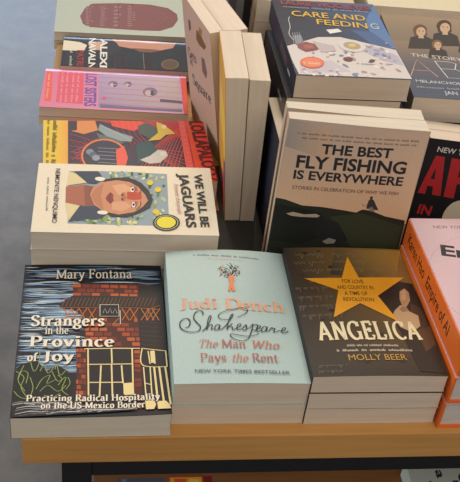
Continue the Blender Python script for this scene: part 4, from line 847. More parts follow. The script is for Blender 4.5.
('p', '#dba57f', [(45.4, 89.4), (40.4, 103.8), (50.5, 114.6), (65.0, 114.4), (63.8, 96.6)]),
('p', '#d8a07a', [(80.3, 89.7), (75.7, 103.7), (87.3, 113.0), (97.7, 101.3), (94.2, 89.7)]),
('p', '#bd4a33', [(57.1, 107.3), (58.4, 124.0), (67.6, 125.0), (72.8, 123.7), (74.2, 114.3), (72.5, 107.2)]),
('p', '#b5543c', [(44.3, 112.2), (48.1, 119.4), (56.4, 120.5), (55.8, 112.1)]),
('p', '#b5543c', [(79.4, 111.9), (76.0, 120.2), (86.1, 118.8), (90.3, 111.8)]),
('p', '#f3efe8', [(52.5, 116.2), (55.7, 115.5), (57.6, 114.3), (57.4, 112.9), (55.2, 111.9), (51.9, 111.7), (48.6, 112.3), (46.7, 113.6), (46.9, 115.0), (49.1, 116.0)]),
('p', '#f3efe8', [(83.2, 117.0), (86.4, 116.7), (88.6, 115.7), (88.9, 114.3), (87.2, 113.1), (84.1, 112.5), (80.9, 112.8), (78.7, 113.8), (78.4, 115.2), (80.1, 116.4)]),
('p', '#241a18', [(52.1, 115.7), (54.3, 115.3), (55.3, 114.1), (54.4, 113.1), (52.2, 112.6), (50.0, 113.1), (49.0, 114.2), (49.9, 115.3)]),
('p', '#241a18', [(83.4, 116.4), (85.5, 115.9), (86.4, 114.8), (85.6, 113.8), (83.5, 113.4), (81.4, 113.8), (80.4, 114.9), (81.3, 116.0)]),
('s', '#2a1e1b', 1.3, 1, [(42.7, 121.9), (51.0, 124.1), (60.5, 122.8)]),
('s', '#2a1e1b', 1.3, 1, [(75.8, 123.1), (84.9, 122.9), (93.0, 118.1)]),
('s', '#241a18', 0.8, 1, [(45.8, 116.1), (52.4, 117.2), (58.7, 115.9)]),
('s', '#241a18', 0.8, 1, [(77.7, 116.6), (83.5, 117.5), (90.0, 116.2)]),
('s', '#8d4e38', 0.8, 1, [(64.8, 118.0), (61.7, 106.1), (63.1, 102.0)]),
('p', '#b5704f', [(60.3, 100.8), (58.4, 104.9), (70.3, 106.3), (78.1, 104.3), (77.0, 100.4)]),
('p', '#3a211b', [(64.3, 103.0), (66.2, 102.5), (66.8, 101.4), (65.5, 100.5), (63.3, 100.6), (62.0, 101.4), (62.4, 102.5)]),
('p', '#3a211b', [(73.3, 103.0), (75.2, 102.5), (75.7, 101.4), (74.4, 100.5), (72.3, 100.5), (71.0, 101.4), (71.4, 102.5)]),
('p', '#8e3b38', [(66.4, 83.7), (59.0, 87.7), (65.0, 91.4), (70.2, 90.8), (76.2, 91.7), (83.4, 88.0), (77.6, 83.8), (71.6, 82.1)]),
('s', '#4f1d20', 0.7, 1, [(60.1, 87.8), (71.4, 86.8), (82.4, 88.3)]),
('p', '#ece2d2', [(32.3, 81.2), (34.5, 80.3), (36.1, 78.0), (36.6, 74.9), (35.8, 71.8), (34.1, 69.5), (31.8, 68.7), (29.6, 69.5), (28.1, 71.8), (27.6, 75.0), (28.3, 78.1), (30.0, 80.4)]),
('p', '#ece2d2', [(100.8, 85.1), (102.7, 84.2), (104.1, 81.9), (104.4, 78.8), (103.8, 75.7), (102.3, 73.5), (100.3, 72.7), (98.4, 73.5), (97.0, 75.8), (96.7, 78.9), (97.3, 82.0), (98.8, 84.3)]),
('p', '#22211f', [(116.4, 167.9), (119.9, 167.3), (123.3, 166.0), (126.4, 164.0), (129.0, 161.4), (130.9, 158.3), (132.2, 155.0), (132.7, 151.5), (132.5, 148.1), (131.4, 144.8), (129.7, 142.0), (127.3, 139.6), (124.4, 137.8), (121.1, 136.8), (117.6, 136.5), (114.0, 137.0), (110.6, 138.2), (107.5, 140.2), (104.8, 142.8), (102.8, 145.8), (101.4, 149.2), (100.9, 152.8), (101.1, 156.3), (102.2, 159.6), (104.0, 162.5), (106.5, 164.9), (109.5, 166.7), (112.8, 167.7)]),
('p', '#d8d2b4', [(116.5, 165.8), (119.5, 165.3), (122.5, 164.2), (125.1, 162.4), (127.4, 160.2), (129.1, 157.5), (130.2, 154.6), (130.7, 151.6), (130.4, 148.6), (129.5, 145.8), (128.0, 143.3), (125.9, 141.2), (123.4, 139.7), (120.5, 138.8), (117.5, 138.5), (114.4, 139.0), (111.4, 140.1), (108.7, 141.8), (106.4, 144.0), (104.7, 146.7), (103.5, 149.6), (103.0, 152.7), (103.3, 155.7), (104.2, 158.6), (105.8, 161.1), (107.9, 163.2), (110.5, 164.7), (113.4, 165.6)]),
('p', '#22211f', [(116.5, 165.1), (119.4, 164.6), (122.2, 163.6), (124.7, 161.9), (126.8, 159.8), (128.4, 157.3), (129.5, 154.5), (129.9, 151.6), (129.7, 148.8), (128.8, 146.1), (127.4, 143.7), (125.4, 141.8), (123.0, 140.3), (120.3, 139.5), (117.5, 139.2), (114.6, 139.6), (111.8, 140.7), (109.2, 142.3), (107.0, 144.4), (105.4, 147.0), (104.3, 149.7), (103.8, 152.7), (104.0, 155.6), (104.9, 158.3), (106.4, 160.7), (108.4, 162.7), (110.8, 164.1), (113.6, 164.9)]),
('p', '#e6d838', [(116.2, 163.0), (119.1, 162.5), (121.8, 161.3), (124.1, 159.4), (126.0, 157.1), (127.2, 154.4), (127.6, 151.5), (127.4, 148.7), (126.4, 146.1), (124.7, 143.8), (122.5, 142.2), (119.9, 141.1), (117.0, 140.9), (114.1, 141.3), (111.4, 142.5), (109.0, 144.4), (107.1, 146.7), (105.9, 149.5), (105.4, 152.4), (105.7, 155.2), (106.7, 157.9), (108.4, 160.1), (110.6, 161.8), (113.3, 162.8)]),
('t', '#262423', 'WE WILL BE', 'sansx', (15.6, 190.2), (123.9, 192.0), 9.82),
('t', '#262423', 'JAGUARS', 'sansx', (15.3, 171.5), (125.6, 175.5), 11.35),
('t', '#c98a8c', 'A memoir of my people', 'serifi', (37.4, 164.5), (98.9, 166.4), 5.0),
('t', '#33302f', 'NEMONTE NENQUIMO', 'sansb', (12.4, 21.3), (122.3, 22.6), 5.3),
('t', '#55504c', 'WITH MITCH ANDERSON', 'fill', (32.3, 12.3), (99.3, 14.1), 2.9)],
'poster':[
('bgg', ('#f0ae2c', '#f0ae2c', '#e8382a', '#e8382a')),
('p', '#e3c234', [(-22.2, -0.6), (-22.4, 16.0), (155.0, 13.7), (154.9, -1.1)]),
('g', ['#e3c234', '#e8a040', '#e8a040', '#e3c234'], [(-22.4, 16.0), (-22.8, 34.0), (155.2, 31.1), (155.0, 13.7)]),
('p', '#b62a28', [(-22.8, 34.0), (-14.4, 197.8), (156.6, 198.1), (155.2, 31.1)]),
('p', '#3b2b3a', [(1.7, 33.6), (1.1, 77.7), (24.5, 131.9), (37.1, 186.4), (154.3, 194.5), (152.9, 31.2)]),
('p', '#e0503a', [(-18.2, 92.6), (-13.4, 134.7), (8.4, 141.5), (27.2, 123.4), (14.3, 93.7)]),
('p', '#d8894a', [(1.6, 39.1), (-1.5, 70.9), (25.1, 74.0), (35.7, 54.6), (28.0, 38.6)]),
('p', '#3b2b3a', [(1.7, 35.0), (1.5, 46.0), (25.4, 45.4), (28.1, 34.5)]),
('s', '#d8483a', 0.9, 1, [(80.9, 37.6), (66.1, 53.7), (45.8, 73.1)]),
('s', '#d8483a', 0.9, 1, [(86.7, 40.0), (71.0, 55.6), (53.4, 72.8)]),
('s', '#d8483a', 0.9, 1, [(92.5, 42.5), (75.9, 57.4), (61.0, 72.5)]),
('s', '#d8483a', 0.9, 1, [(98.2, 45.0), (80.8, 59.2), (68.5, 72.2)]),
('s', '#d8483a', 0.9, 1, [(103.9, 47.4), (85.7, 61.0), (75.9, 71.9)]),
('s', '#d8483a', 0.9, 1, [(109.6, 49.9), (90.5, 62.8), (83.2, 71.6)]),
('s', '#d8483a', 0.9, 1, [(115.2, 52.3), (95.3, 64.6), (90.5, 71.3)]),
('s', '#d8483a', 0.9, 1, [(120.8, 54.7), (100.1, 66.4), (97.7, 71.0)]),
('s', '#d8483a', 0.9, 1, [(126.4, 57.0), (104.9, 68.1), (104.9, 70.7)]),
('s', '#e0503a', 1.0, 1, [(100.2, 123.5), (75.6, 152.3), (80.5, 184.4)]),
('s', '#e0503a', 1.0, 1, [(97.3, 126.4), (81.1, 154.5), (90.4, 184.7)]),
('s', '#e0503a', 1.0, 1, [(94.4, 129.2), (86.5, 156.7), (100.2, 184.9)]),
('s', '#e0503a', 1.0, 1, [(91.4, 132.1), (91.9, 158.9), (109.9, 185.2)]),
('s', '#e0503a', 1.0, 1, [(88.5, 135.0), (97.3, 161.0), (119.4, 185.4)]),
('s', '#e0503a', 1.0, 1, [(85.6, 138.0), (102.6, 163.2), (128.8, 185.7)]),
('s', '#e0503a', 1.0, 1, [(82.6, 140.9), (107.9, 165.3), (138.2, 185.9)]),
('s', '#e0503a', 1.0, 1, [(79.6, 143.8), (113.2, 167.5), (147.4, 186.2)]),
('s', '#9c2f52', 1.2, 1, [(56.1, 38.0), (76.0, 48.2), (100.1, 37.2)]),
('s', '#9c2f52', 1.2, 1, [(54.6, 43.4), (75.9, 53.4), (100.1, 42.3)]),
('s', '#9c2f52', 1.2, 1, [(53.1, 48.8), (75.9, 58.7), (100.1, 47.5)]),
('s', '#9c2f52', 1.2, 1, [(51.5, 54.1), (75.9, 64.0), (100.1, 52.7)]),
('s', '#9c2f52', 1.2, 1, [(49.9, 59.5), (75.9, 69.3), (100.1, 57.9)]),
('s', '#9c2f52', 1.2, 1, [(48.4, 65.0), (75.9, 74.6), (100.1, 63.1)]),
('s', '#9c2f52', 1.2, 1, [(46.8, 70.4), (75.9, 79.9), (100.1, 68.3)]),
('s', '#c8402f', 0.8, 1, [(-8.1, 148.5), (18.7, 171.5), (50.1, 193.4)]),
('s', '#c8402f', 0.8, 1, [(-8.2, 154.2), (21.4, 174.6), (57.8, 192.5)]),
('s', '#c8402f', 0.8, 1, [(-8.2, 159.9), (24.0, 177.7), (65.4, 191.6)]),
('s', '#c8402f', 0.8, 1, [(-8.3, 165.6), (26.6, 180.8), (73.0, 190.7)]),
('s', '#c8402f', 0.8, 1, [(-8.4, 171.3), (29.2, 183.9), (80.5, 189.9)]),
('s', '#c8402f', 0.8, 1, [(-8.5, 177.1), (31.9, 187.0), (88.0, 189.0)]),
('s', '#c8402f', 0.8, 1, [(-8.6, 182.8), (34.5, 190.1), (95.3, 188.2)]),
('s', '#c8402f', 0.8, 1, [(-8.7, 188.6), (37.1, 193.2), (102.6, 187.3)]),
('s', '#e04a38', 1.1, 1, [(155.8, 111.7), (119.2, 124.7), (65.6, 150.5), (13.1, 191.9)]),
('s', '#e04a38', 1.1, 1, [(155.9, 117.1), (117.3, 130.1), (62.6, 155.1), (17.2, 191.4)]),
('s', '#e04a38', 1.1, 1, [(155.9, 122.4), (115.5, 135.5), (59.5, 159.8), (21.2, 191.0)]),
('s', '#e04a38', 1.1, 1, [(156.0, 127.8), (113.6, 140.9), (56.4, 164.5), (25.2, 190.6)]),
('s', '#e04a38', 1.1, 1, [(156.0, 133.2), (111.7, 146.4), (53.3, 169.2), (29.2, 190.1)]),
('s', '#e04a38', 1.1, 1, [(156.1, 138.6), (109.8, 151.8), (50.2, 173.9), (33.2, 189.7)]),
('s', '#e04a38', 1.1, 1, [(156.1, 144.0), (107.9, 157.3), (47.1, 178.7), (37.1, 189.2)]),
('s', '#e04a38', 1.1, 1, [(156.2, 149.4), (106.0, 162.9), (43.9, 183.5), (41.0, 188.8)]),
('s', '#e04a38', 1.1, 1, [(156.2, 154.8), (104.1, 168.4), (40.8, 188.3), (44.9, 188.4)]),
('s', '#e04a38', 1.1, 1, [(156.3, 160.2), (102.1, 174.0), (37.6, 193.1), (48.8, 187.9)]),
('s', '#e04a38', 1.1, 1, [(156.3, 165.6), (100.2, 179.5), (34.4, 198.0), (52.7, 187.5)]),
('s', '#d04a5c', 0.9, 1, [(35.8, 35.8), (45.9, 54.3), (61.0, 72.5)]),
('s', '#d04a5c', 0.9, 1, [(51.1, 35.5), (59.1, 53.9), (70.9, 73.4)]),
('s', '#d04a5c', 0.9, 1, [(66.1, 35.2), (72.0, 53.5), (80.8, 74.4)]),
('s', '#d04a5c', 0.9, 1, [(80.9, 34.9), (84.7, 53.2), (90.5, 75.3)]),
('s', '#d04a5c', 0.9, 1, [(95.4, 34.7), (97.3, 52.8), (100.1, 76.1)]),
('s', '#d04a5c', 0.9, 1, [(109.6, 34.4), (109.6, 52.4), (109.7, 77.0)]),
('s', '#d04a5c', 0.9, 1, [(123.5, 34.2), (121.8, 52.1), (119.1, 77.9)]),
('s', '#d04a5c', 0.9, 1, [(137.3, 33.9), (133.7, 51.7), (128.3, 78.8)]),
('s', '#c83a34', 1.0, 1, [(-1.8, 94.6), (35.2, 103.6), (65.8, 120.6)]),
('s', '#c83a34', 1.0, 1, [(-1.9, 103.0), (35.2, 110.4), (65.7, 126.0)]),
('s', '#c83a34', 1.0, 1, [(-2.1, 111.4), (35.1, 117.3), (65.7, 131.5)]),
('s', '#c83a34', 1.0, 1, [(-2.2, 119.8), (35.0, 124.2), (65.7, 136.9)]),
('s', '#c83a34', 1.0, 1, [(-2.3, 128.3), (35.0, 131.1), (65.7, 142.3)]),
('s', '#c83a34', 1.0, 1, [(-2.4, 136.7), (34.9, 138.0), (65.6, 147.8)]),
('p', '#8d9a9a', [(9.2, 77.4), (19.7, 87.9), (32.6, 103.7), (42.9, 120.9), (55.7, 117.3), (53.2, 99.8), (40.6, 84.2), (25.1, 74.0)]),
('p', '#5b6a6c', [(32.9, 71.0), (45.6, 92.1), (58.2, 110.3), (63.4, 96.5), (50.9, 75.6)]),
('s', '#b7c0bd', 0.8, 1, [(14.5, 79.9), (35.2, 100.8), (50.6, 117.6)]),
('p', '#e07a3c', [(90.5, 109.6), (100.3, 108.1), (109.5, 104.9), (117.4, 100.3), (123.8, 94.5), (128.1, 88.0), (130.4, 80.9), (130.3, 73.8), (128.0, 67.0), (123.6, 60.9), (117.3, 55.8), (109.4, 52.0), (100.3, 49.7), (90.5, 49.1), (80.7, 50.2), (71.3, 53.1), (62.9, 57.5), (56.0, 63.3), (51.2, 70.0), (48.6, 77.4), (48.6, 84.9), (51.0, 92.0), (55.8, 98.4), (62.6, 103.6), (71.1, 107.3), (80.5, 109.3)]),
('p', '#32303f', [(90.5, 106.9), (99.5, 105.6), (107.8, 102.7), (115.1, 98.5), (120.9, 93.2), (124.9, 87.2), (126.9, 80.8), (126.9, 74.3), (124.8, 68.1), (120.8, 62.5), (115.0, 57.8), (107.7, 54.3), (99.4, 52.2), (90.5, 51.7), (81.5, 52.7), (73.0, 55.4), (65.3, 59.4), (59.1, 64.7), (54.7, 70.8), (52.4, 77.5), (52.4, 84.4), (54.6, 90.9), (58.9, 96.7), (65.1, 101.4), (72.8, 104.8), (81.4, 106.7)]),
('s', '#a7adb8', 0.8, 1, [(70.9, 72.1), (73.3, 98.6)]),
('s', '#a7adb8', 0.8, 1, [(79.8, 71.8), (82.5, 98.1)]),
('s', '#a7adb8', 0.8, 1, [(88.6, 71.4), (91.5, 97.6)]),
('s', '#a7adb8', 0.8, 1, [(97.3, 71.0), (100.4, 97.1)]),
('s', '#a7adb8', 0.8, 1, [(105.9, 70.7), (109.2, 96.6)]),
('p', '#7d8794', [(80.8, 66.4), (85.1, 65.3), (87.8, 62.6), (87.8, 59.3), (85.1, 56.8), (80.8, 55.9), (76.5, 57.0), (73.8, 59.8), (73.8, 63.0), (76.5, 65.6)]),
('p', '#55606e', [(88.1, 70.1), (92.4, 68.9), (95.0, 66.2), (95.0, 63.0), (92.4, 60.5), (88.1, 59.6), (83.8, 60.8), (81.2, 63.5), (81.2, 66.7), (83.8, 69.3)]),
('p', '#8f98a5', [(95.3, 73.7), (99.6, 72.6), (102.2, 69.8), (102.2, 66.6), (99.6, 64.1), (95.3, 63.3), (91.1, 64.4), (88.5, 67.2), (88.5, 70.4), (91.1, 72.9)]),
('p', '#47564c', [(13.9, 129.9), (5.7, 141.7), (18.9, 157.4), (34.7, 158.8), (47.8, 143.8), (35.0, 131.1)]),
('p', '#d8b53c', [(2.8, 156.1), (8.1, 164.1), (26.7, 176.3), (34.6, 179.7), (37.3, 166.9), (50.3, 157.3), (53.0, 140.6), (32.1, 156.2)]),
('p', '#e0cf9a', [(16.1, 169.8), (19.5, 168.6), (21.4, 166.3), (20.8, 163.9), (18.0, 162.5), (14.3, 162.9), (11.5, 164.7), (10.8, 167.3), (12.6, 169.3)]),
('p', '#2d4a4e', [(60.7, 123.7), (53.0, 143.4), (75.6, 152.3), (105.0, 139.0), (109.7, 122.8)]),
('p', '#c9c4bb', [(100.2, 126.1), (90.5, 140.2), (75.6, 152.3), (78.1, 162.9), (90.4, 164.4), (107.4, 152.1), (109.8, 138.6)]),
('p', '#d8d2c6', [(85.5, 162.2), (89.3, 160.9), (91.3, 158.3), (90.6, 155.6), (87.6, 154.1), (83.5, 154.5), (80.4, 156.6), (79.7, 159.4), (81.7, 161.6)]),
('p', '#e25a44', [(75.8, 95.8), (65.8, 107.1), (95.3, 110.6), (128.5, 103.2), (119.1, 94.7)]),
('p', '#e8564a', [(-8.7, 187.8), (-7.4, 197.1), (156.6, 195.5), (156.5, 185.1)]),
('s', '#f3a08e', 0.7, 1, [(2.3, 191.0), (2.8, 194.5)]),
('s', '#f3a08e', 0.7, 1, [(14.2, 190.9), (14.7, 194.4)]),
('s', '#f3a08e', 0.7, 1, [(26.0, 190.9), (26.5, 194.4)]),
('s', '#f3a08e', 0.7, 1, [(37.6, 190.9), (38.1, 194.3)]),
('s', '#f3a08e', 0.7, 1, [(49.1, 190.8), (49.6, 194.2)]),
('s', '#f3a08e', 0.7, 1, [(60.4, 190.8), (60.9, 194.2)]),
('s', '#f3a08e', 0.7, 1, [(71.5, 190.8), (72.0, 194.1)]),
('s', '#f3a08e', 0.7, 1, [(82.5, 190.7), (83.0, 194.1)]),
('s', '#f3a08e', 0.7, 1, [(93.4, 190.7), (93.9, 194.0)]),
('s', '#f3a08e', 0.7, 1, [(104.1, 190.7), (104.6, 194.0)]),
('s', '#f3a08e', 0.7, 1, [(114.7, 190.6), (115.1, 193.9)]),
('s', '#f3a08e', 0.7, 1, [(125.1, 190.6), (125.6, 193.9)]),
('t', '#5a1416', 'LOLLAPALOOZA', 'sansx', (0.8, 203.3), (168.0, 209.7), 18.25),
('t', '#6e5a22', 'RICHARD BIENSTOCK & TOM', 'fill', (-11.5, 13.9), (114.2, 10.1), 6.89),
('t', '#8a7430', 'THE WILD STORY OF ROCK', 'fill', (-5.9, 5.7), (123.4, 3.2), 4.1)],
'stripes':[
('bgg', ('#dc6f8e', '#dc809a', '#cba6bf', '#cba2c0')),
('p', '#e8604a', [(17.0, 2.8), (15.9, 11.7), (103.9, 15.8), (104.9, 6.6)]),
('p', '#e05a70', [(11.7, 20.4), (13.6, 58.4), (107.8, 62.0), (106.1, 23.1)]),
('t', '#f3b7bd', 'a novel of two girls', 'fill', (15.9, 25.3), (105.5, 28.1), 3.81),
('t', '#f3b7bd', 'a novel of two girls', 'fill', (15.0, 32.7), (104.8, 35.2), 3.91),
('t', '#f3b7bd', 'a novel of two girls', 'fill', (14.0, 41.7), (103.9, 43.8), 3.91),
('t', '#f3b7bd', 'a novel of two girls', 'fill', (13.1, 49.2), (103.2, 50.9), 3.91),
('t', '#f6cbb6', 'from the author', 'fill', (23.0, 5.6), (96.0, 8.0), 3.71),
('t', '#7d4f9f', 'LOST SISTERS', 'sansx', (14.9, 61.5), (113.3, 64.4), 16.64),
('g', ['#a58fa8', '#b8a29e', '#c9b4b0', '#b59cc0'], [(114.2, 83.9), (116.3, 204.3), (16.2, 202.4), (11.0, 81.0)]),
('p', '#7f7387', [(42.4, 110.8), (47.4, 110.0), (51.2, 107.3), (52.9, 103.6), (52.0, 99.9), (48.8, 97.0), (44.1, 95.9), (39.2, 96.7), (35.3, 99.3), (33.6, 103.1), (34.5, 106.9), (37.7, 109.7)]),
('p', '#c9b1ad', [(45.9, 107.3), (49.9, 106.5), (52.5, 104.3), (52.8, 101.5), (50.7, 99.1), (47.0, 98.1), (43.1, 98.8), (40.4, 101.1), (40.1, 103.9), (42.2, 106.3)]),
('p', '#4d4455', [(40.9, 107.6), (43.4, 106.9), (44.2, 105.2), (42.7, 103.7), (40.0, 103.6), (38.2, 105.0), (38.6, 106.8)]),
('p', '#4d4455', [(49.0, 107.9), (51.5, 107.1), (52.3, 105.4), (50.8, 103.9), (48.1, 103.8), (46.3, 105.2), (46.7, 107.0)]),
('p', '#7f7387', [(40.1, 131.9), (44.0, 131.1), (47.1, 129.0), (48.5, 126.0), (47.8, 123.0), (45.2, 120.7), (41.4, 119.8), (37.5, 120.6), (34.4, 122.7), (33.0, 125.7), (33.7, 128.8), (36.3, 131.0)]),
('p', '#c9b1ad', [(43.5, 128.9), (46.7, 128.2), (48.8, 126.4), (49.0, 124.1), (47.3, 122.2), (44.4, 121.4), (41.2, 122.1), (39.1, 123.9), (38.8, 126.2), (40.5, 128.1)]),
('p', '#4d4455', [(38.5, 129.3), (40.5, 128.7), (41.1, 127.3), (39.9, 126.1), (37.8, 126.1), (36.3, 127.2), (36.6, 128.7)]),
('p', '#4d4455', [(46.6, 129.5), (48.6, 128.9), (49.2, 127.4), (48.0, 126.3), (45.9, 126.2), (44.4, 127.4), (44.7, 128.8)]),
('p', '#7f7387', [(60.6, 170.4), (67.8, 168.9), (73.4, 164.7), (75.9, 159.1), (74.6, 153.5), (69.9, 149.4), (63.0, 147.9), (55.7, 149.4), (50.0, 153.5), (47.5, 159.2), (48.8, 164.8), (53.6, 168.9)]),
('p', '#c9b1ad', [(64.2, 165.4), (69.9, 164.0), (73.8, 160.5), (74.2, 156.2), (71.1, 152.8), (65.7, 151.4), (59.9, 152.7), (56.0, 156.2), (55.5, 160.6), (58.6, 164.0)]),
('p', '#4d4455', [(59.2, 165.7), (63.0, 164.5), (64.1, 161.8), (61.9, 159.7), (57.9, 159.7), (55.2, 161.8), (55.8, 164.5)]),
('p', '#4d4455', [(67.2, 165.6), (70.9, 164.4), (72.0, 161.8), (69.8, 159.7), (65.8, 159.7), (63.1, 161.8), (63.7, 164.5)]),
('p', '#5e5263', [(81.4, 174.0), (83.9, 206.7), (92.7, 208.0), (90.3, 173.9)]),
('p', '#7a6b8c', [(105.3, 86.4), (108.7, 137.2), (109.0, 206.0), (116.2, 205.8), (115.3, 86.8)]),
('s', '#dd7aa2', 0.9, 1, [(23.7, 81.5), (24.5, 143.9), (26.9, 206.7)]),
('s', '#dd7aa2', 0.9, 1, [(40.0, 82.2), (41.2, 144.0), (43.6, 207.1)]),
('s', '#dd7aa2', 0.9, 1, [(56.1, 82.9), (57.6, 144.1), (59.9, 207.4)]),
('s', '#dd7aa2', 0.9, 1, [(71.8, 83.5), (73.7, 144.3), (76.0, 207.7)]),
('s', '#dd7aa2', 0.9, 1, [(87.3, 84.2), (89.5, 144.4), (91.8, 208.0)]),
('s', '#dd7aa2', 0.9, 1, [(102.5, 84.8), (105.1, 144.5), (107.3, 208.3)]),
('p', '#e8503a', [(6.1, 205.7), (6.7, 215.1), (127.9, 217.2), (127.4, 208.4)]),
('p', '#e0507a', [(86.8, 94.7), (90.0, 93.9), (91.6, 91.6), (90.5, 89.3), (87.5, 88.3), (84.2, 89.1), (82.7, 91.3), (83.8, 93.6)])],
'memoir':[
('bg', '#17171a'),
('p', '#e2d5bc', [(24.1, -1.2), (28.0, 26.0), (37.3, 37.6), (58.8, 33.7), (59.3, -0.8)]),
('p', '#c9a58c', [(26.5, 38.8), (18.7, 73.9), (49.6, 84.1), (54.3, 43.0)]),
('p', '#c98f73', [(9.3, 77.0), (9.2, 122.6), (13.1, 181.7), (31.8, 176.1), (47.7, 146.5), (45.1, 122.4), (35.1, 87.1)]),
('p', '#7d4f3c', [(39.6, 109.6), (39.7, 138.6), (42.8, 157.9), (51.7, 141.6), (52.2, 122.4)]),
('p', '#e0b49a', [(8.5, 86.7), (7.3, 139.0), (12.9, 171.8), (20.0, 138.9)]),
('p', '#2c2220', [(16.3, 64.2), (21.2, 83.6), (48.5, 93.6), (71.7, 71.8), (52.3, 60.3)]),
('t', '#e9e4da', 'ALEXEI', 'sansx', (11.5, 58.9), (129.3, 60.5), 10.82),
('t', '#e9e4da', 'NAVALNY', 'sansx', (10.0, 40.6), (134.3, 43.2), 10.42),
('t', '#9c2a24', 'PATRIOT', 'sansx', (56.5, 23.4), (139.4, 25.7), 10.13),
('t', '#e0d8c8', 'A MEMOIR', 'fill', (59.6, 11.8), (131.0, 14.0), 4.61),
('t', '#6e2f2c', 'a courageous life', 'fill', (60.4, 81.0), (136.8, 81.4), 3.2),
('t', '#6e2f2c', 'a courageous life', 'fill', (59.5, 89.0), (136.0, 88.9), 3.1),
('t', '#6e2f2c', 'a courageous life', 'fill', (58.6, 96.9), (135.2, 96.6), 3.2),
('t', '#6e2f2c', 'a courageous life', 'fill', (54.6, 132.0), (131.8, 130.2), 3.19),
('t', '#6e2f2c', 'a courageous life', 'fill', (53.8, 138.4), (131.1, 136.4), 3.19),
('s', '#b9b0a4', 0.7, 1, [(55.1, 127.2), (122.2, 128.9)]),
('p', '#7d5f3a', [(88.3, 183.8), (93.8, 182.8), (98.9, 180.6), (103.0, 177.4), (105.9, 173.3), (107.2, 168.9), (106.8, 164.6), (104.8, 160.7), (101.3, 157.7), (96.7, 155.8), (91.4, 155.2), (85.9, 156.0), (80.7, 158.2), (76.4, 161.4), (73.5, 165.5), (72.1, 170.0), (72.5, 174.4), (74.6, 178.3), (78.2, 181.4), (82.9, 183.3)]),
('p', '#5f4528', [(88.5, 181.5), (93.0, 180.8), (97.1, 178.9), (100.5, 176.1), (102.8, 172.7), (103.9, 169.0), (103.6, 165.3), (102.0, 162.1), (99.2, 159.5), (95.4, 157.9), (91.1, 157.4), (86.7, 158.1), (82.5, 159.9), (79.1, 162.7), (76.6, 166.1), (75.5, 169.9), (75.8, 173.6), (77.5, 176.9), (80.4, 179.5), (84.2, 181.1)])],
'sage':[
('bgg', ('#a9b0a0', '#adb4a4', '#b3b9aa', '#adb4a4')),
('p', '#7a4744', [(54.2, 48.1), (34.4, 59.8), (26.5, 108.2), (26.5, 160.7), (37.4, 191.9), (60.3, 206.4), (84.3, 206.8), (112.7, 196.7), (130.4, 173.9), (132.0, 140.5), (129.7, 90.8), (127.6, 57.8), (117.4, 46.1), (87.1, 40.4)]),
('t', '#98726a', 'NEVER', 'fill', (45.9, 49.7), (124.6, 50.3), 13.61),
('t', '#98726a', 'FORGET', 'fill', (43.1, 73.6), (122.1, 73.4), 13.8),
('t', '#98726a', 'THE', 'fill', (40.2, 97.7), (119.6, 96.6), 13.88),
('t', '#98726a', 'RIVER', 'fill', (37.3, 122.0), (117.1, 119.9), 13.85),
('s', '#8d605a', 0.8, 1, [(49.3, 159.9), (75.8, 176.2), (113.1, 157.8)]),
('s', '#8d605a', 0.8, 1, [(48.1, 170.4), (74.6, 186.6), (112.0, 167.9)])],
'food':[
('bgg', ('#2b2c3a', '#36445f', '#4d6b94', '#282937')),  # bluer right corners imitate glare on the navy cover
('p', '#5c7fb2', [(140.3, 208.2), (141.7, 149.7), (140.8, 76.0), (125.1, 74.5), (114.5, 106.5), (118.3, 159.1)]),  # this and the next blue patch: glare painted over the navy print
('p', '#4a6592', [(92.8, 127.0), (118.4, 123.9), (140.8, 76.0), (117.3, 73.8)]),
('p', '#d8d0cc', [(0.4, 73.4), (44.1, 102.2), (72.8, 105.1), (98.7, 93.8), (138.2, 75.7), (140.6, 1.6), (3.8, 2.6), (0.9, 37.0)]),
('p', '#b9b5c4', [(81.9, 86.6), (118.6, 79.3), (136.7, 59.6), (137.8, 33.7), (111.0, 46.8)]),
('p', '#c9bfc6', [(9.1, 27.6), (47.9, 41.2), (69.0, 12.9), (5.4, 5.1)]),
('p', '#a79aa8', [(35.0, 4.0), (34.4, 2.9), (32.9, 1.9), (31.5, 1.6), (31.0, 2.3), (31.7, 3.4), (33.2, 4.4), (34.5, 4.7)]),
('p', '#c7a9a6', [(120.4, 47.9), (118.9, 46.2), (116.1, 45.6), (113.7, 46.5), (113.1, 48.2), (114.6, 49.9), (117.4, 50.5), (119.8, 49.7)]),
('p', '#b58f86', [(83.1, 70.5), (81.8, 69.2), (79.9, 69.6), (78.5, 71.4), (78.4, 73.7), (79.7, 74.9), (81.6, 74.6), (83.0, 72.7)]),
('p', '#c7a9a6', [(106.9, 48.0), (105.3, 45.8), (101.6, 43.4), (98.1, 42.3), (96.8, 43.1), (98.5, 45.4), (102.1, 47.7), (105.6, 48.8)]),
('p', '#e6e0de', [(39.3, 2.4), (38.4, -0.1), (36.3, -1.9), (34.5, -1.9), (33.8, -0.2), (34.8, 2.2), (36.8, 4.1), (38.7, 4.1)]),
('p', '#e6e0de', [(24.6, 60.4), (23.2, 59.3), (21.2, 60.2), (19.8, 62.7), (19.8, 65.4), (21.3, 66.6), (23.3, 65.6), (24.7, 63.1)]),
('p', '#e6e0de', [(96.2, 76.2), (95.0, 75.6), (92.8, 76.3), (90.9, 77.8), (90.4, 79.3), (91.6, 79.8), (93.8, 79.2), (95.7, 77.6)]),
('p', '#c7a9a6', [(28.6, 11.5), (27.1, 9.0), (24.2, 7.5), (21.5, 7.8), (20.7, 9.8), (22.2, 12.3), (25.1, 13.9), (27.8, 13.5)]),
('p', '#a79aa8', [(52.5, 11.1), (51.5, 9.3), (50.1, 8.8), (49.1, 9.8), (49.1, 11.7), (50.0, 13.5), (51.4, 14.0), (52.4, 13.0)]),
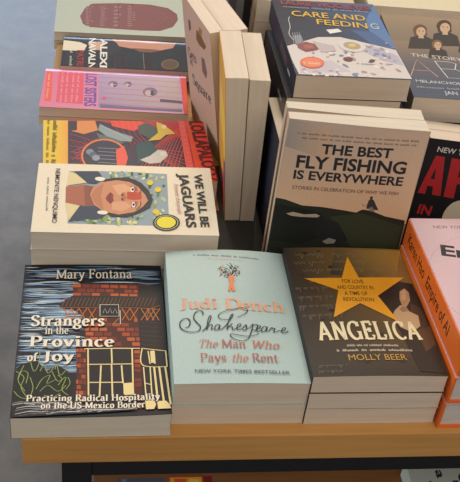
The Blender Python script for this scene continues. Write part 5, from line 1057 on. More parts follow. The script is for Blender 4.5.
('p', '#7d87a8', [(58.5, 56.9), (56.9, 54.7), (53.5, 52.7), (50.3, 52.2), (49.1, 53.5), (50.7, 55.7), (54.1, 57.7), (57.3, 58.2)]),
('p', '#e9e4e4', [(32.7, 35.8), (31.1, 34.5), (28.7, 35.4), (27.0, 38.1), (26.9, 41.0), (28.5, 42.4), (30.9, 41.4), (32.6, 38.7)]),
('p', '#8a93b4', [(131.8, 46.2), (130.9, 45.2), (129.2, 44.5), (127.7, 44.7), (127.3, 45.6), (128.1, 46.6), (129.8, 47.2), (131.3, 47.1)]),
('p', '#c7a9a6', [(48.9, 48.9), (47.8, 46.8), (46.0, 45.9), (44.5, 46.7), (44.2, 48.8), (45.3, 50.9), (47.2, 51.8), (48.6, 51.0)]),
('p', '#7d87a8', [(107.2, 76.9), (105.9, 77.2), (103.5, 79.7), (101.5, 83.1), (101.0, 85.2), (102.3, 84.9), (104.7, 82.4), (106.7, 79.1)]),
('p', '#b58f86', [(42.0, 76.5), (40.5, 74.5), (37.3, 72.5), (34.3, 71.9), (33.2, 72.8), (34.6, 74.9), (37.8, 76.8), (40.8, 77.5)]),
('p', '#c7a9a6', [(75.8, 69.8), (74.5, 67.6), (71.9, 65.5), (69.3, 64.8), (68.4, 65.8), (69.6, 68.0), (72.3, 70.1), (74.8, 70.8)]),
('p', '#e6e0de', [(18.3, 21.4), (17.6, 20.4), (16.5, 20.2), (15.5, 20.8), (15.4, 21.9), (16.0, 22.9), (17.1, 23.2), (18.1, 22.6)]),
('p', '#e9e4e4', [(55.1, 16.4), (54.0, 15.5), (51.9, 15.7), (50.1, 16.8), (49.6, 18.1), (50.7, 19.0), (52.8, 18.8), (54.6, 17.8)]),
('p', '#8a93b4', [(31.3, 5.5), (30.1, 4.1), (28.3, 4.4), (27.0, 6.0), (26.9, 8.2), (28.1, 9.5), (29.9, 9.2), (31.2, 7.6)]),
('p', '#e6e0de', [(52.5, 6.3), (51.3, 4.1), (48.6, 2.0), (45.9, 1.2), (44.9, 2.1), (46.1, 4.3), (48.9, 6.5), (51.5, 7.3)]),
('p', '#b58f86', [(87.7, 12.8), (85.9, 10.6), (83.0, 10.3), (80.7, 12.0), (80.3, 14.8), (82.1, 17.0), (85.1, 17.3), (87.4, 15.5)]),
('p', '#c7a9a6', [(28.5, 2.6), (27.9, 1.2), (26.6, 0.4), (25.4, 0.5), (25.1, 1.5), (25.7, 2.8), (27.0, 3.7), (28.1, 3.6)]),
('p', '#c7a9a6', [(112.6, 23.6), (111.7, 21.8), (110.3, 21.0), (109.3, 21.9), (109.3, 23.7), (110.3, 25.6), (111.7, 26.3), (112.6, 25.5)]),
('p', '#7d87a8', [(29.6, 45.5), (28.5, 43.1), (27.2, 42.3), (26.4, 43.6), (26.6, 46.2), (27.6, 48.5), (28.9, 49.3), (29.7, 48.0)]),
('p', '#e6e0de', [(120.7, 53.7), (119.9, 51.7), (118.2, 50.3), (116.7, 50.2), (116.3, 51.5), (117.2, 53.5), (118.8, 54.9), (120.3, 55.0)]),
('p', '#e9e4e4', [(104.9, 26.6), (103.1, 25.6), (100.2, 27.0), (98.0, 29.9), (97.7, 32.7), (99.5, 33.7), (102.4, 32.3), (104.6, 29.4)]),
('p', '#7d87a8', [(74.3, 3.1), (72.7, 2.0), (70.1, 2.6), (67.9, 4.6), (67.5, 6.7), (69.0, 7.8), (71.7, 7.2), (73.9, 5.3)]),
('p', '#e9e4e4', [(43.9, 66.2), (42.8, 64.0), (40.7, 62.5), (38.8, 62.5), (38.2, 64.0), (39.2, 66.1), (41.3, 67.7), (43.2, 67.7)]),
('p', '#e6e0de', [(54.5, 56.6), (52.7, 55.4), (50.2, 57.0), (48.6, 60.6), (48.8, 63.9), (50.6, 65.2), (53.0, 63.5), (54.6, 59.9)]),
('p', '#e9e4e4', [(45.3, 57.7), (43.9, 56.1), (41.9, 56.5), (40.6, 58.6), (40.7, 61.2), (42.1, 62.8), (44.0, 62.4), (45.3, 60.3)]),
('p', '#8a93b4', [(114.1, 61.4), (112.3, 59.6), (109.8, 60.1), (108.1, 62.7), (108.2, 65.8), (110.0, 67.7), (112.5, 67.2), (114.2, 64.6)]),
('p', '#a79aa8', [(46.3, 12.6), (45.1, 11.4), (43.0, 11.3), (41.2, 12.5), (40.8, 14.2), (42.0, 15.4), (44.1, 15.5), (45.9, 14.3)]),
('p', '#7d87a8', [(67.6, 54.3), (66.2, 52.1), (63.7, 50.9), (61.6, 51.5), (61.0, 53.5), (62.4, 55.7), (64.8, 56.9), (67.0, 56.3)]),
('p', '#7d87a8', [(100.0, 39.2), (98.7, 37.6), (96.6, 37.2), (94.9, 38.2), (94.6, 40.1), (95.8, 41.7), (98.0, 42.1), (99.7, 41.0)]),
('p', '#e6e0de', [(127.5, 66.6), (125.8, 65.2), (123.9, 66.4), (122.8, 69.4), (123.3, 72.5), (125.0, 73.8), (126.9, 72.7), (128.0, 69.7)]),
('p', '#b58f86', [(112.0, 36.0), (110.9, 35.1), (109.4, 35.5), (108.4, 37.1), (108.4, 38.9), (109.5, 39.8), (111.0, 39.3), (112.0, 37.8)]),
('p', '#7d87a8', [(82.4, 62.1), (81.1, 61.4), (79.5, 62.5), (78.3, 64.9), (78.4, 67.1), (79.6, 67.8), (81.3, 66.6), (82.4, 64.2)]),
('p', '#a79aa8', [(111.1, 26.7), (109.8, 24.6), (108.1, 23.9), (107.0, 25.1), (107.1, 27.4), (108.3, 29.5), (110.0, 30.2), (111.1, 29.0)]),
('p', '#e6e0de', [(39.9, 40.1), (38.3, 39.0), (35.5, 39.5), (33.0, 41.3), (32.4, 43.3), (33.9, 44.4), (36.7, 43.9), (39.2, 42.1)]),
('p', '#e6e0de', [(106.7, 5.2), (105.2, 4.4), (102.4, 4.9), (100.0, 6.2), (99.2, 7.6), (100.7, 8.4), (103.4, 7.9), (105.9, 6.6)]),
('p', '#c7a9a6', [(111.7, 84.9), (110.3, 82.5), (107.9, 81.0), (105.8, 81.4), (105.2, 83.3), (106.6, 85.7), (109.0, 87.2), (111.1, 86.8)]),
('p', '#8a93b4', [(96.3, 79.8), (94.5, 77.5), (91.0, 76.0), (87.8, 76.2), (86.8, 78.1), (88.6, 80.5), (92.1, 82.0), (95.3, 81.7)]),
('p', '#8a93b4', [(125.4, 37.5), (123.6, 36.0), (119.8, 34.4), (116.1, 33.7), (114.7, 34.2), (116.5, 35.7), (120.3, 37.3), (124.0, 38.0)]),
('p', '#a79aa8', [(14.0, 15.6), (13.1, 14.1), (11.3, 13.2), (9.8, 13.5), (9.3, 14.9), (10.2, 16.4), (11.9, 17.3), (13.5, 16.9)]),
('p', '#7d87a8', [(89.5, 81.2), (88.1, 79.0), (85.3, 77.1), (82.6, 76.6), (81.7, 77.8), (83.0, 80.0), (85.9, 81.9), (88.6, 82.4)]),
('p', '#7d87a8', [(140.2, 82.7), (138.7, 81.1), (135.3, 79.5), (132.1, 78.9), (130.9, 79.6), (132.5, 81.2), (135.9, 82.8), (139.1, 83.4)]),
('p', '#7d87a8', [(56.3, 72.2), (55.5, 69.4), (53.9, 67.4), (52.4, 67.6), (51.9, 69.7), (52.7, 72.5), (54.4, 74.5), (55.8, 74.3)]),
('p', '#a79aa8', [(122.9, 74.5), (121.5, 73.8), (119.5, 75.1), (117.9, 77.5), (117.8, 79.7), (119.2, 80.4), (121.2, 79.2), (122.8, 76.7)]),
('p', '#e9e4e4', [(111.7, 51.5), (110.2, 49.9), (107.1, 48.1), (104.1, 47.2), (103.0, 47.6), (104.4, 49.3), (107.5, 51.1), (110.5, 52.0)]),
('p', '#a79aa8', [(116.7, 70.7), (115.5, 70.0), (113.7, 70.6), (112.2, 72.2), (112.0, 73.9), (113.2, 74.7), (115.0, 74.0), (116.4, 72.4)]),
('p', '#e9e4e4', [(16.3, 5.2), (15.0, 4.7), (12.7, 5.7), (10.8, 7.9), (10.3, 9.8), (11.6, 10.4), (13.9, 9.3), (15.8, 7.2)]),
('p', '#7d87a8', [(67.4, 24.1), (65.6, 23.5), (63.0, 25.7), (61.1, 29.4), (61.0, 32.4), (62.7, 33.0), (65.4, 30.9), (67.3, 27.2)]),
('p', '#b58f86', [(81.2, 57.7), (79.7, 56.1), (76.5, 54.7), (73.5, 54.4), (72.4, 55.3), (73.9, 56.9), (77.1, 58.3), (80.1, 58.6)]),
('p', '#b58f86', [(130.6, 17.7), (129.0, 17.3), (126.6, 19.3), (124.8, 22.7), (124.8, 25.3), (126.4, 25.8), (128.8, 23.7), (130.5, 20.4)]),
('p', '#8a93b4', [(76.5, 8.7), (74.9, 6.8), (71.8, 5.9), (69.0, 6.5), (68.2, 8.2), (69.8, 10.0), (72.9, 11.0), (75.7, 10.4)]),
('p', '#c7a9a6', [(30.2, 42.8), (29.6, 41.0), (28.3, 39.6), (27.1, 39.4), (26.6, 40.6), (27.2, 42.4), (28.5, 43.8), (29.8, 44.0)]),
('p', '#8a93b4', [(53.4, 3.8), (52.5, 3.6), (51.1, 4.9), (49.9, 6.9), (49.8, 8.4), (50.7, 8.5), (52.1, 7.3), (53.2, 5.3)]),
('p', '#b58f86', [(132.1, 93.8), (131.2, 91.5), (129.5, 89.9), (128.0, 90.0), (127.7, 91.7), (128.6, 94.0), (130.3, 95.5), (131.8, 95.5)]),
('p', '#e6e0de', [(86.0, 4.8), (84.7, 4.0), (83.2, 5.0), (82.3, 7.2), (82.5, 9.4), (83.7, 10.3), (85.2, 9.3), (86.2, 7.0)]),
('p', '#8a93b4', [(108.7, 60.0), (107.9, 58.2), (106.6, 57.0), (105.4, 56.9), (105.0, 58.1), (105.7, 59.8), (107.1, 61.1), (108.3, 61.1)]),
('p', '#c7a9a6', [(120.8, 36.5), (119.6, 35.0), (117.6, 34.2), (115.9, 34.6), (115.4, 36.1), (116.6, 37.6), (118.6, 38.4), (120.4, 38.0)]),
('p', '#7d87a8', [(121.8, 56.5), (120.0, 55.4), (117.8, 56.7), (116.2, 59.8), (116.4, 62.8), (118.1, 63.9), (120.4, 62.5), (121.9, 59.4)]),
('p', '#e6e0de', [(95.7, 34.0), (95.0, 32.7), (93.9, 32.0), (93.0, 32.4), (92.9, 33.7), (93.6, 35.0), (94.7, 35.7), (95.6, 35.3)]),
('p', '#8a93b4', [(59.1, 39.3), (58.5, 37.6), (57.1, 36.3), (55.8, 36.0), (55.3, 36.9), (56.0, 38.6), (57.3, 39.9), (58.7, 40.2)]),
('p', '#7d87a8', [(74.1, 63.4), (73.0, 60.9), (71.2, 59.5), (69.7, 60.1), (69.4, 62.3), (70.5, 64.9), (72.3, 66.2), (73.8, 65.6)]),
('p', '#7d87a8', [(126.1, 53.8), (125.0, 51.4), (123.6, 50.4), (122.7, 51.4), (122.9, 53.9), (124.1, 56.4), (125.5, 57.4), (126.3, 56.3)]),
('p', '#e6e0de', [(24.0, 1.4), (22.9, -0.4), (21.0, -1.0), (19.4, -0.2), (19.1, 1.7), (20.2, 3.4), (22.0, 4.1), (23.6, 3.2)]),
('p', '#e9e4e4', [(76.5, 52.8), (75.1, 51.5), (72.9, 52.1), (71.4, 54.2), (71.3, 56.7), (72.7, 58.0), (74.8, 57.4), (76.4, 55.3)]),
('p', '#e9e4e4', [(89.6, 88.2), (87.9, 85.4), (84.5, 83.3), (81.4, 83.1), (80.4, 85.0), (82.1, 87.7), (85.5, 89.8), (88.6, 90.0)]),
('p', '#b58f86', [(100.7, 69.7), (99.9, 68.2), (98.3, 66.8), (96.8, 66.3), (96.2, 67.0), (97.0, 68.5), (98.6, 69.9), (100.1, 70.4)]),
('p', '#8a93b4', [(112.0, 74.1), (111.4, 72.9), (110.3, 71.8), (109.2, 71.5), (108.9, 72.2), (109.4, 73.4), (110.5, 74.5), (111.6, 74.8)]),
('p', '#8a93b4', [(31.7, 58.0), (30.9, 55.6), (29.9, 54.5), (29.1, 55.3), (29.1, 57.5), (29.8, 59.9), (30.9, 61.0), (31.7, 60.2)]),
('p', '#b58f86', [(125.9, 57.4), (125.1, 54.6), (124.0, 53.1), (123.2, 53.6), (123.1, 56.0), (123.8, 58.7), (125.0, 60.3), (125.8, 59.7)]),
('p', '#b58f86', [(80.4, 43.6), (78.6, 42.1), (76.1, 43.3), (74.5, 46.5), (74.6, 49.8), (76.5, 51.3), (78.9, 50.1), (80.6, 46.9)]),
('p', '#a79aa8', [(75.3, 72.9), (73.6, 71.4), (71.1, 72.1), (69.2, 74.6), (69.1, 77.5), (70.8, 79.1), (73.3, 78.4), (75.2, 75.8)]),
('p', '#c7a9a6', [(97.5, 8.7), (96.1, 7.9), (93.7, 8.5), (91.7, 10.2), (91.2, 11.9), (92.6, 12.7), (95.0, 12.1), (97.0, 10.4)]),
('p', '#e6e0de', [(48.6, 85.2), (47.1, 83.1), (43.9, 81.1), (40.8, 80.3), (39.6, 81.2), (41.1, 83.3), (44.3, 85.3), (47.4, 86.1)]),
('p', '#8c4a4c', [(13.8, 80.0), (26.2, 86.7), (40.1, 79.9), (37.7, 66.3), (21.6, 59.5), (13.4, 69.3)]),
('p', '#a8605a', [(21.0, 78.0), (32.4, 79.1), (33.6, 71.2), (21.7, 67.4)]),
('p', '#c0b5b8', [(34.4, 90.2), (60.1, 79.1), (60.0, 65.7), (41.3, 58.7)]),
('p', '#d8d4cf', [(100.0, 77.3), (97.8, 72.4), (94.1, 68.4), (89.4, 65.7), (84.1, 64.6), (78.8, 65.0), (73.9, 67.0), (69.9, 70.5), (67.2, 75.0), (66.0, 80.1), (66.6, 85.4), (68.8, 90.3), (72.4, 94.4), (77.1, 97.2), (82.5, 98.5), (88.0, 98.0), (93.0, 95.9), (97.0, 92.4), (99.7, 87.8), (100.7, 82.6)]),
('p', '#b59f84', [(94.1, 78.7), (92.2, 75.1), (89.0, 72.5), (84.9, 71.2), (80.6, 71.5), (76.7, 73.2), (73.8, 76.2), (72.4, 80.0), (72.6, 84.0), (74.4, 87.6), (77.6, 90.2), (81.7, 91.6), (86.1, 91.3), (90.0, 89.5), (92.9, 86.5), (94.3, 82.7)]),
('p', '#d8c078', [(88.8, 83.2), (87.2, 80.2), (84.2, 78.1), (81.0, 77.8), (78.8, 79.4), (78.4, 82.2), (80.0, 85.3), (83.0, 87.3), (86.2, 87.6), (88.4, 86.1)]),
('p', '#6d3a3c', [(76.7, 43.7), (75.2, 41.0), (72.4, 39.1), (69.2, 38.8), (66.5, 39.9), (64.8, 42.3), (64.7, 45.2), (66.2, 48.0), (68.9, 49.9), (72.2, 50.3), (75.0, 49.1), (76.6, 46.7)]),
('p', '#6d3a3c', [(104.0, 43.6), (102.7, 41.2), (100.5, 39.6), (98.2, 39.4), (96.6, 40.7), (96.4, 42.9), (97.6, 45.3), (99.9, 46.9), (102.2, 47.1), (103.8, 45.9)]),
('p', '#e9e6e2', [(58.2, 123.4), (74.7, 128.0), (78.3, 119.8), (61.3, 112.3)]),
('p', '#7d8088', [(12.2, 101.8), (23.0, 105.6), (23.2, 83.7), (12.1, 77.2)]),
('s', '#b7b8bc', 0.6, 1, [(10.0, 79.7), (12.9, 110.2)]),
('s', '#b7b8bc', 0.6, 1, [(13.0, 81.0), (15.9, 111.4)]),
('s', '#b7b8bc', 0.6, 1, [(16.0, 82.4), (18.9, 112.5)]),
('s', '#b7b8bc', 0.6, 1, [(18.9, 83.8), (21.9, 113.7)]),
('s', '#d5d3d0', 0.9, 1, [(10.5, 90.6), (8.0, 106.9), (12.4, 127.2), (13.6, 147.7), (16.3, 156.9)]),
('t', '#963f46', 'LAURIE WOOLEVER', 'sansx', (10.6, 194.4), (133.0, 188.4), 13.59),
('t', '#b9a9a6', 'BESTSELLING COAUTHOR OF WORLD TRAVEL', 'fill', (12.0, 185.5), (125.8, 180.7), 5.73),
('t', '#e0b43a', 'CARE AND', 'sansb', (20.1, 160.3), (117.5, 155.5), 15.81),
('t', '#e0b43a', 'FEEDIN', 'sansb', (49.3, 138.6), (115.1, 132.8), 15.4),
('t', '#b9c3cc', 'G', 'sansb', (119.1, 132.6), (130.1, 131.7), 16.78),
('p', '#e0603a', [(38.8, 31.7), (37.5, 28.0), (35.4, 24.6), (32.5, 21.7), (29.0, 19.5), (25.3, 18.2), (21.5, 17.8), (17.9, 18.3), (14.7, 19.8), (12.1, 22.1), (10.4, 25.1), (9.6, 28.5), (9.8, 32.2), (11.0, 35.9), (13.1, 39.4), (16.0, 42.4), (19.4, 44.6), (23.2, 46.0), (27.1, 46.5), (30.8, 45.9), (34.1, 44.4), (36.6, 42.0), (38.3, 39.0), (39.1, 35.5)]),
('p', '#e8825a', [(37.1, 31.8), (36.0, 28.7), (34.1, 25.8), (31.6, 23.3), (28.6, 21.5), (25.3, 20.4), (21.9, 20.0), (18.7, 20.5), (15.9, 21.7), (13.6, 23.7), (12.1, 26.2), (11.4, 29.1), (11.5, 32.2), (12.5, 35.3), (14.3, 38.2), (16.9, 40.7), (19.9, 42.6), (23.2, 43.8), (26.7, 44.1), (29.9, 43.7), (32.8, 42.4), (35.1, 40.4), (36.6, 37.9), (37.3, 34.9)]),
('t', '#f0d8c0', 'A MEMOIR', 'fill', (14.3, 26.6), (33.1, 27.2), 8.15),
('t', '#5a5766', 'A MEMOIR', 'fill', (79.4, 33.3), (101.4, 32.1), 3.13)],
'band':[
('bgg', ('#4f596e', '#4f596e', '#a08a70', '#98846a')),
('g', ['#4f596e', '#4f596e', '#65636a', '#65636a'], [(-2.6, 11.0), (161.4, 12.9), (173.0, 92.6), (-3.9, 83.4)]),
('g', ['#65636a', '#65636a', '#957f68', '#957f68'], [(-3.9, 83.4), (173.0, 92.6), (173.9, 164.6), (-4.6, 151.5)]),
('p', '#3b3532', [(18.4, 130.5), (28.6, 165.1), (38.7, 171.6), (50.2, 173.5), (58.9, 162.7), (55.9, 133.9)]),
('p', '#6b4a34', [(57.4, 191.9), (54.7, 183.7), (50.4, 176.9), (45.6, 172.7), (41.0, 171.9), (37.6, 174.8), (36.0, 180.7), (36.6, 188.5), (39.2, 196.7), (43.4, 203.8), (48.4, 208.1), (53.1, 208.9), (56.6, 205.9), (58.1, 199.9)]),
('p', '#6b4a34', [(37.1, 188.6), (56.9, 191.8), (53.6, 174.0), (35.3, 171.1)]),
('p', '#c4a688', [(54.1, 185.9), (51.6, 178.1), (47.9, 172.1), (44.0, 169.6), (41.0, 171.0), (39.6, 176.2), (40.3, 183.6), (42.8, 191.5), (46.5, 197.6), (50.4, 200.3), (53.5, 198.8), (54.8, 193.5)]),
('p', '#c4a688', [(42.1, 174.6), (48.4, 175.6), (47.2, 164.5), (39.4, 164.5)]),
('p', '#3a2a22', [(46.3, 187.6), (45.5, 186.0), (44.4, 185.8), (44.2, 187.3), (45.1, 188.9), (46.1, 189.1)]),
('p', '#3a2a22', [(51.7, 187.5), (50.8, 185.8), (49.8, 185.7), (49.6, 187.1), (50.4, 188.8), (51.5, 189.0)]),
('s', '#7d4a40', 0.4, 1, [(44.3, 177.4), (47.7, 177.5)]),
('p', '#3b3532', [(52.7, 144.1), (64.5, 181.7), (75.6, 188.8), (88.0, 190.8), (97.2, 179.2), (93.2, 147.9)]),
('p', '#4a3528', [(96.3, 210.9), (93.1, 202.0), (88.4, 194.5), (83.0, 190.0), (78.0, 189.2), (74.4, 192.2), (72.9, 198.7), (73.7, 207.2), (76.8, 216.2), (81.5, 223.8), (87.0, 228.6), (92.1, 229.5), (95.8, 226.2), (97.3, 219.6)]),
('p', '#4a3528', [(74.3, 207.3), (95.7, 210.8), (91.7, 191.4), (71.9, 188.2)]),
('p', '#c4a688', [(92.6, 204.4), (89.7, 195.9), (85.5, 189.4), (81.3, 186.6), (78.1, 188.2), (76.7, 193.8), (77.6, 201.9), (80.5, 210.5), (84.6, 217.1), (89.0, 220.1), (92.2, 218.4), (93.6, 212.7)]),
('p', '#c4a688', [(79.3, 192.1), (86.1, 193.2), (84.5, 181.1), (76.2, 181.0)]),
('p', '#3a2a22', [(84.2, 206.2), (83.3, 204.4), (82.1, 204.3), (82.0, 205.9), (82.9, 207.6), (84.0, 207.8)]),
('p', '#3a2a22', [(90.0, 206.1), (89.0, 204.3), (87.9, 204.1), (87.7, 205.7), (88.7, 207.5), (89.8, 207.7)]),
('s', '#7d4a40', 0.4, 1, [(81.8, 195.1), (85.4, 195.2)]),
('p', '#3b3532', [(40.4, 107.0), (48.2, 132.1), (55.7, 136.8), (64.1, 138.1), (70.5, 130.4), (68.1, 109.5)]),
('p', '#7a5a40', [(69.6, 151.3), (67.5, 145.4), (64.4, 140.5), (60.8, 137.5), (57.4, 137.0), (54.9, 139.1), (53.8, 143.3), (54.3, 148.9), (56.3, 154.8), (59.4, 159.8), (63.1, 162.8), (66.5, 163.4), (69.0, 161.3), (70.1, 156.9)]),
('p', '#7a5a40', [(54.7, 149.0), (69.2, 151.2), (66.7, 138.5), (53.2, 136.4)]),
('p', '#c4a688', [(67.1, 147.0), (65.2, 141.4), (62.5, 137.1), (59.6, 135.3), (57.4, 136.4), (56.4, 140.1), (56.9, 145.4), (58.8, 151.0), (61.6, 155.4), (64.5, 157.3), (66.7, 156.2), (67.7, 152.4)]),
('p', '#c4a688', [(58.2, 138.9), (62.9, 139.6), (61.9, 131.6), (56.2, 131.6)]),
('p', '#3a2a22', [(61.4, 148.2), (60.8, 147.1), (60.0, 146.9), (59.9, 148.0), (60.5, 149.2), (61.3, 149.3)]),
('p', '#3a2a22', [(65.3, 148.1), (64.7, 147.0), (63.9, 146.8), (63.8, 147.9), (64.4, 149.1), (65.2, 149.2)]),
('s', '#7d4a40', 0.4, 1, [(59.9, 140.9), (62.3, 141.0)]),
('p', '#3b3532', [(85.7, 129.2), (97.4, 164.0), (107.9, 170.5), (119.6, 172.4), (128.0, 161.6), (123.7, 132.7)]),
('p', '#6b4a34', [(127.7, 190.9), (124.6, 182.7), (120.0, 175.8), (114.9, 171.6), (110.3, 170.8), (106.9, 173.7), (105.6, 179.6), (106.5, 187.5), (109.6, 195.7), (114.1, 202.8), (119.3, 207.2), (124.1, 207.9), (127.5, 205.0), (128.8, 198.9)]),
('p', '#6b4a34', [(107.1, 187.6), (127.1, 190.8), (123.1, 172.9), (104.5, 170.0)]),
('p', '#c4a688', [(124.2, 184.9), (121.2, 177.0), (117.2, 171.0), (113.2, 168.5), (110.3, 169.9), (109.1, 175.1), (110.0, 182.6), (112.9, 190.5), (116.9, 196.6), (121.0, 199.3), (124.1, 197.8), (125.2, 192.5)]),
('p', '#c4a688', [(111.5, 173.5), (117.9, 174.5), (116.2, 163.4), (108.4, 163.3)]),
('p', '#3a2a22', [(116.3, 186.6), (115.4, 184.9), (114.4, 184.8), (114.2, 186.2), (115.1, 187.9), (116.2, 188.1)]),
('p', '#3a2a22', [(121.7, 186.5), (120.8, 184.8), (119.7, 184.6), (119.6, 186.1), (120.5, 187.8), (121.6, 187.9)]),
('s', '#7d4a40', 0.4, 1, [(113.9, 176.3), (117.3, 176.4)]),
('t', '#cfc8c0', 'THE STORY OF', 'sansb', (18.0, 108.2), (105.9, 102.2), 9.11),
('s', '#e0a8a8', 1.3, 0, [(7.3, 54.3), (23.6, 99.8), (42.1, 55.2)]),
('s', '#e0a8a8', 1.3, 0, [(12.3, 69.5), (34.9, 69.6)]),
('s', '#dde0e6', 1.3, 0, [(47.3, 99.1), (54.8, 54.4), (71.8, 55.5), (79.6, 71.1), (69.7, 79.1), (51.2, 78.3)]),
('s', '#dde0e6', 1.3, 0, [(69.7, 79.1), (74.8, 94.9), (66.5, 99.2), (47.3, 99.1)]),
('s', '#dde0e6', 1.3, 0, [(81.0, 98.6), (88.2, 53.8), (107.1, 56.5), (113.5, 70.6), (104.2, 80.0), (85.7, 80.1)]),
('s', '#dde0e6', 1.3, 0, [(104.2, 80.0), (109.2, 94.4), (99.6, 98.5), (81.0, 98.6)]),
('s', '#dde0e6', 1.3, 0, [(106.4, 53.7), (119.7, 98.7), (136.0, 52.6)]),
('t', '#c9ccd2', 'MELANCHOLY UNDERCOVER', 'sansb', (10.8, 37.2), (143.4, 38.1), 6.9),
('t', '#b9bec8', 'FEATURING INTERVIEWS WITH THE BAND', 'fill', (8.6, 23.4), (139.9, 26.3), 4.59),
('t', '#c9ccd2', 'JAN GRADVALL', 'sansb', (40.9, 10.9), (110.1, 11.1), 8.5)],
'fly':[
('bgg', ('#262a24', '#2b2d25', '#d8bda6', '#c9b8aa')),
('g', ['#e6c09e', '#e8c09b', '#dcc0a8', '#c9b8ac'], [(-5.9, 116.9), (154.7, 100.4), (152.6, 220.3), (1.0, 220.2)]),
('g', ['#a8a29e', '#dfb996', '#dcbb9e', '#b0a8a4'], [(-0.6, 188.0), (52.3, 175.8), (44.8, 217.5), (0.9, 221.4)]),
('p', '#2a2e28', [(-4.2, 121.1), (10.7, 120.0), (31.1, 113.9), (54.1, 114.3), (81.0, 112.3), (94.0, 110.8), (100.0, 115.6), (109.4, 115.2), (128.2, 108.8), (152.4, 105.1), (154.0, 45.0), (154.4, -7.2), (-0.2, -10.4)]),
('p', '#37402f', [(65.4, 102.3), (101.1, 110.2), (150.7, 97.1), (151.3, 62.6), (96.3, 62.8)]),
('p', '#1d211e', [(1.4, 113.6), (53.1, 106.6), (75.2, 80.8), (37.5, 59.6), (1.9, 61.7)]),
('p', '#23262a', [(51.8, 100.9), (76.1, 95.0), (92.3, 71.1), (68.3, 59.9), (48.6, 78.0)]),
('p', '#b8aa94', [(14.8, 101.0), (22.4, 104.0), (35.4, 102.0), (48.9, 104.2), (53.9, 102.0), (50.8, 99.4), (31.3, 98.2), (20.9, 98.5)]),
('p', '#8f8a80', [(62.4, 66.5), (69.6, 72.3), (78.3, 70.2), (76.8, 65.1), (67.7, 63.3)]),
('p', '#3e3c40', [(104.3, 117.4), (104.9, 128.5), (107.1, 131.7), (111.1, 129.1), (114.8, 122.7), (119.0, 116.2), (111.4, 116.8)]),
('p', '#4b4038', [(109.1, 132.7), (109.0, 131.4), (108.0, 130.6), (106.8, 130.7), (105.8, 131.7), (105.5, 133.0), (106.1, 134.1), (107.2, 134.5), (108.4, 133.9)]),
('s', '#3e3c40', 0.6, 1, [(106.0, 125.8), (101.5, 119.9), (99.0, 123.7)]),
('p', '#8d7f76', [(107.1, 118.4), (110.5, 120.8), (115.3, 114.4), (109.7, 113.9)]),
('t', '#2c313b', 'THE BEST', 'sansx', (40.7, 183.5), (119.0, 185.9), 12.16),
('t', '#2c313b', 'FLY FISHING', 'sansx', (16.1, 163.2), (138.3, 167.2), 15.62),
('t', '#2c313b', 'IS EVERYWHERE', 'sansx', (15.4, 148.5), (138.4, 151.5), 11.3),
('t', '#6e594a', 'STORIES IN CELEBRATION OF WHY WE FISH', 'sansb', (16.4, 134.9), (136.7, 138.6), 4.42),
('t', '#6b5c52', 'A fly fisher and writer travels near and far in search of wild trout', 'fill', (12.1, 204.7), (144.4, 208.3), 2.71),
('t', '#6b5c52', 'and finds them in the creek behind the house where he lives now', 'fill', (17.3, 199.6), (142.3, 203.0), 2.71)],
'black':[
('bg', '#16161c'),
('t', '#d8d4d0', 'NEW YORK TIMES BESTSELLER', 'sansb', (12.2, 150.5), (145.1, 148.5), 6.5),
('p', '#b5272d', [(3.2, 94.3), (12.4, 145.3), (23.4, 144.9), (32.0, 93.4), (21.3, 93.9), (19.6, 104.8), (12.8, 105.1), (12.7, 93.8)]),
('p', '#16161c', [(13.9, 114.9), (18.9, 114.6), (16.5, 130.0)]),
('p', '#b5272d', [(35.8, 93.1), (32.0, 144.7), (54.2, 143.9), (63.9, 135.9), (64.9, 119.9), (56.1, 111.9), (47.3, 112.0), (48.5, 92.4)]),
('p', '#16161c', [(45.9, 121.3), (53.4, 121.0), (54.2, 129.2), (51.3, 132.8), (45.0, 133.3)]),
('t', '#b5272d', 'PLE', 'sansx', (81.8, 92.0), (158.9, 88.5), 48.77),
('t', '#b5272d', 'IN', 'sansx', (9.2, 66.6), (25.8, 65.6), 13.12),
('t', '#b5272d', 'CHINA', 'sansx', (91.5, 59.3), (157.0, 55.2), 16.62),
('s', '#b5272d', 0.5, 1, [(9.4, 60.9), (24.8, 59.9)]),
('p', '#d5cbb4', [(95.1, 59.7), (96.0, 52.7), (95.6, 45.9), (94.1, 39.7), (91.4, 34.4), (87.8, 30.1), (83.2, 27.1), (78.0, 25.4), (72.4, 25.3), (66.7, 26.7), (61.0, 29.5), (55.7, 33.6), (51.0, 38.8), (47.1, 44.9), (44.2, 51.5), (42.3, 58.5), (41.7, 65.4), (42.1, 72.0), (43.8, 78.0), (46.5, 83.1), (50.1, 87.2), (54.6, 90.1), (59.6, 91.6), (65.0, 91.8), (70.6, 90.5), (76.2, 87.9), (81.4, 84.0), (86.1, 79.0), (90.1, 73.1), (93.1, 66.6)])],
'gets':[
('bgg', ('#c3a48e', '#c9a992', '#cfae98', '#c9a692')),
('p', '#7d5a2c', [(69.1, 173.3), (89.9, 178.3), (102.7, 172.6), (116.1, 170.2), (104.4, 160.2), (79.2, 155.7), (65.1, 158.0)]),
('p', '#a07a3c', [(87.0, 185.7), (101.4, 186.5), (93.6, 174.2), (78.9, 173.3)]),
('p', '#7a5a58', [(85.1, 140.5), (100.7, 145.1), (111.2, 129.2), (103.3, 116.0), (84.5, 118.8)]),
('p', '#5f4a54', [(28.4, 171.4), (39.1, 173.2), (41.0, 162.0), (28.2, 153.2)]),
('t', '#3a3f4a', 'Gets', 'serifb', (11.2, 107.8), (56.2, 115.5), 14.14),
('t', '#3a3f4a', 'Square', 'serifb', (25.4, 69.4), (122.7, 85.9), 16.16),
('t', '#3a3f4a', 'it', 'serifb', (17.5, 98.0), (33.8, 99.7), 10.81)]}
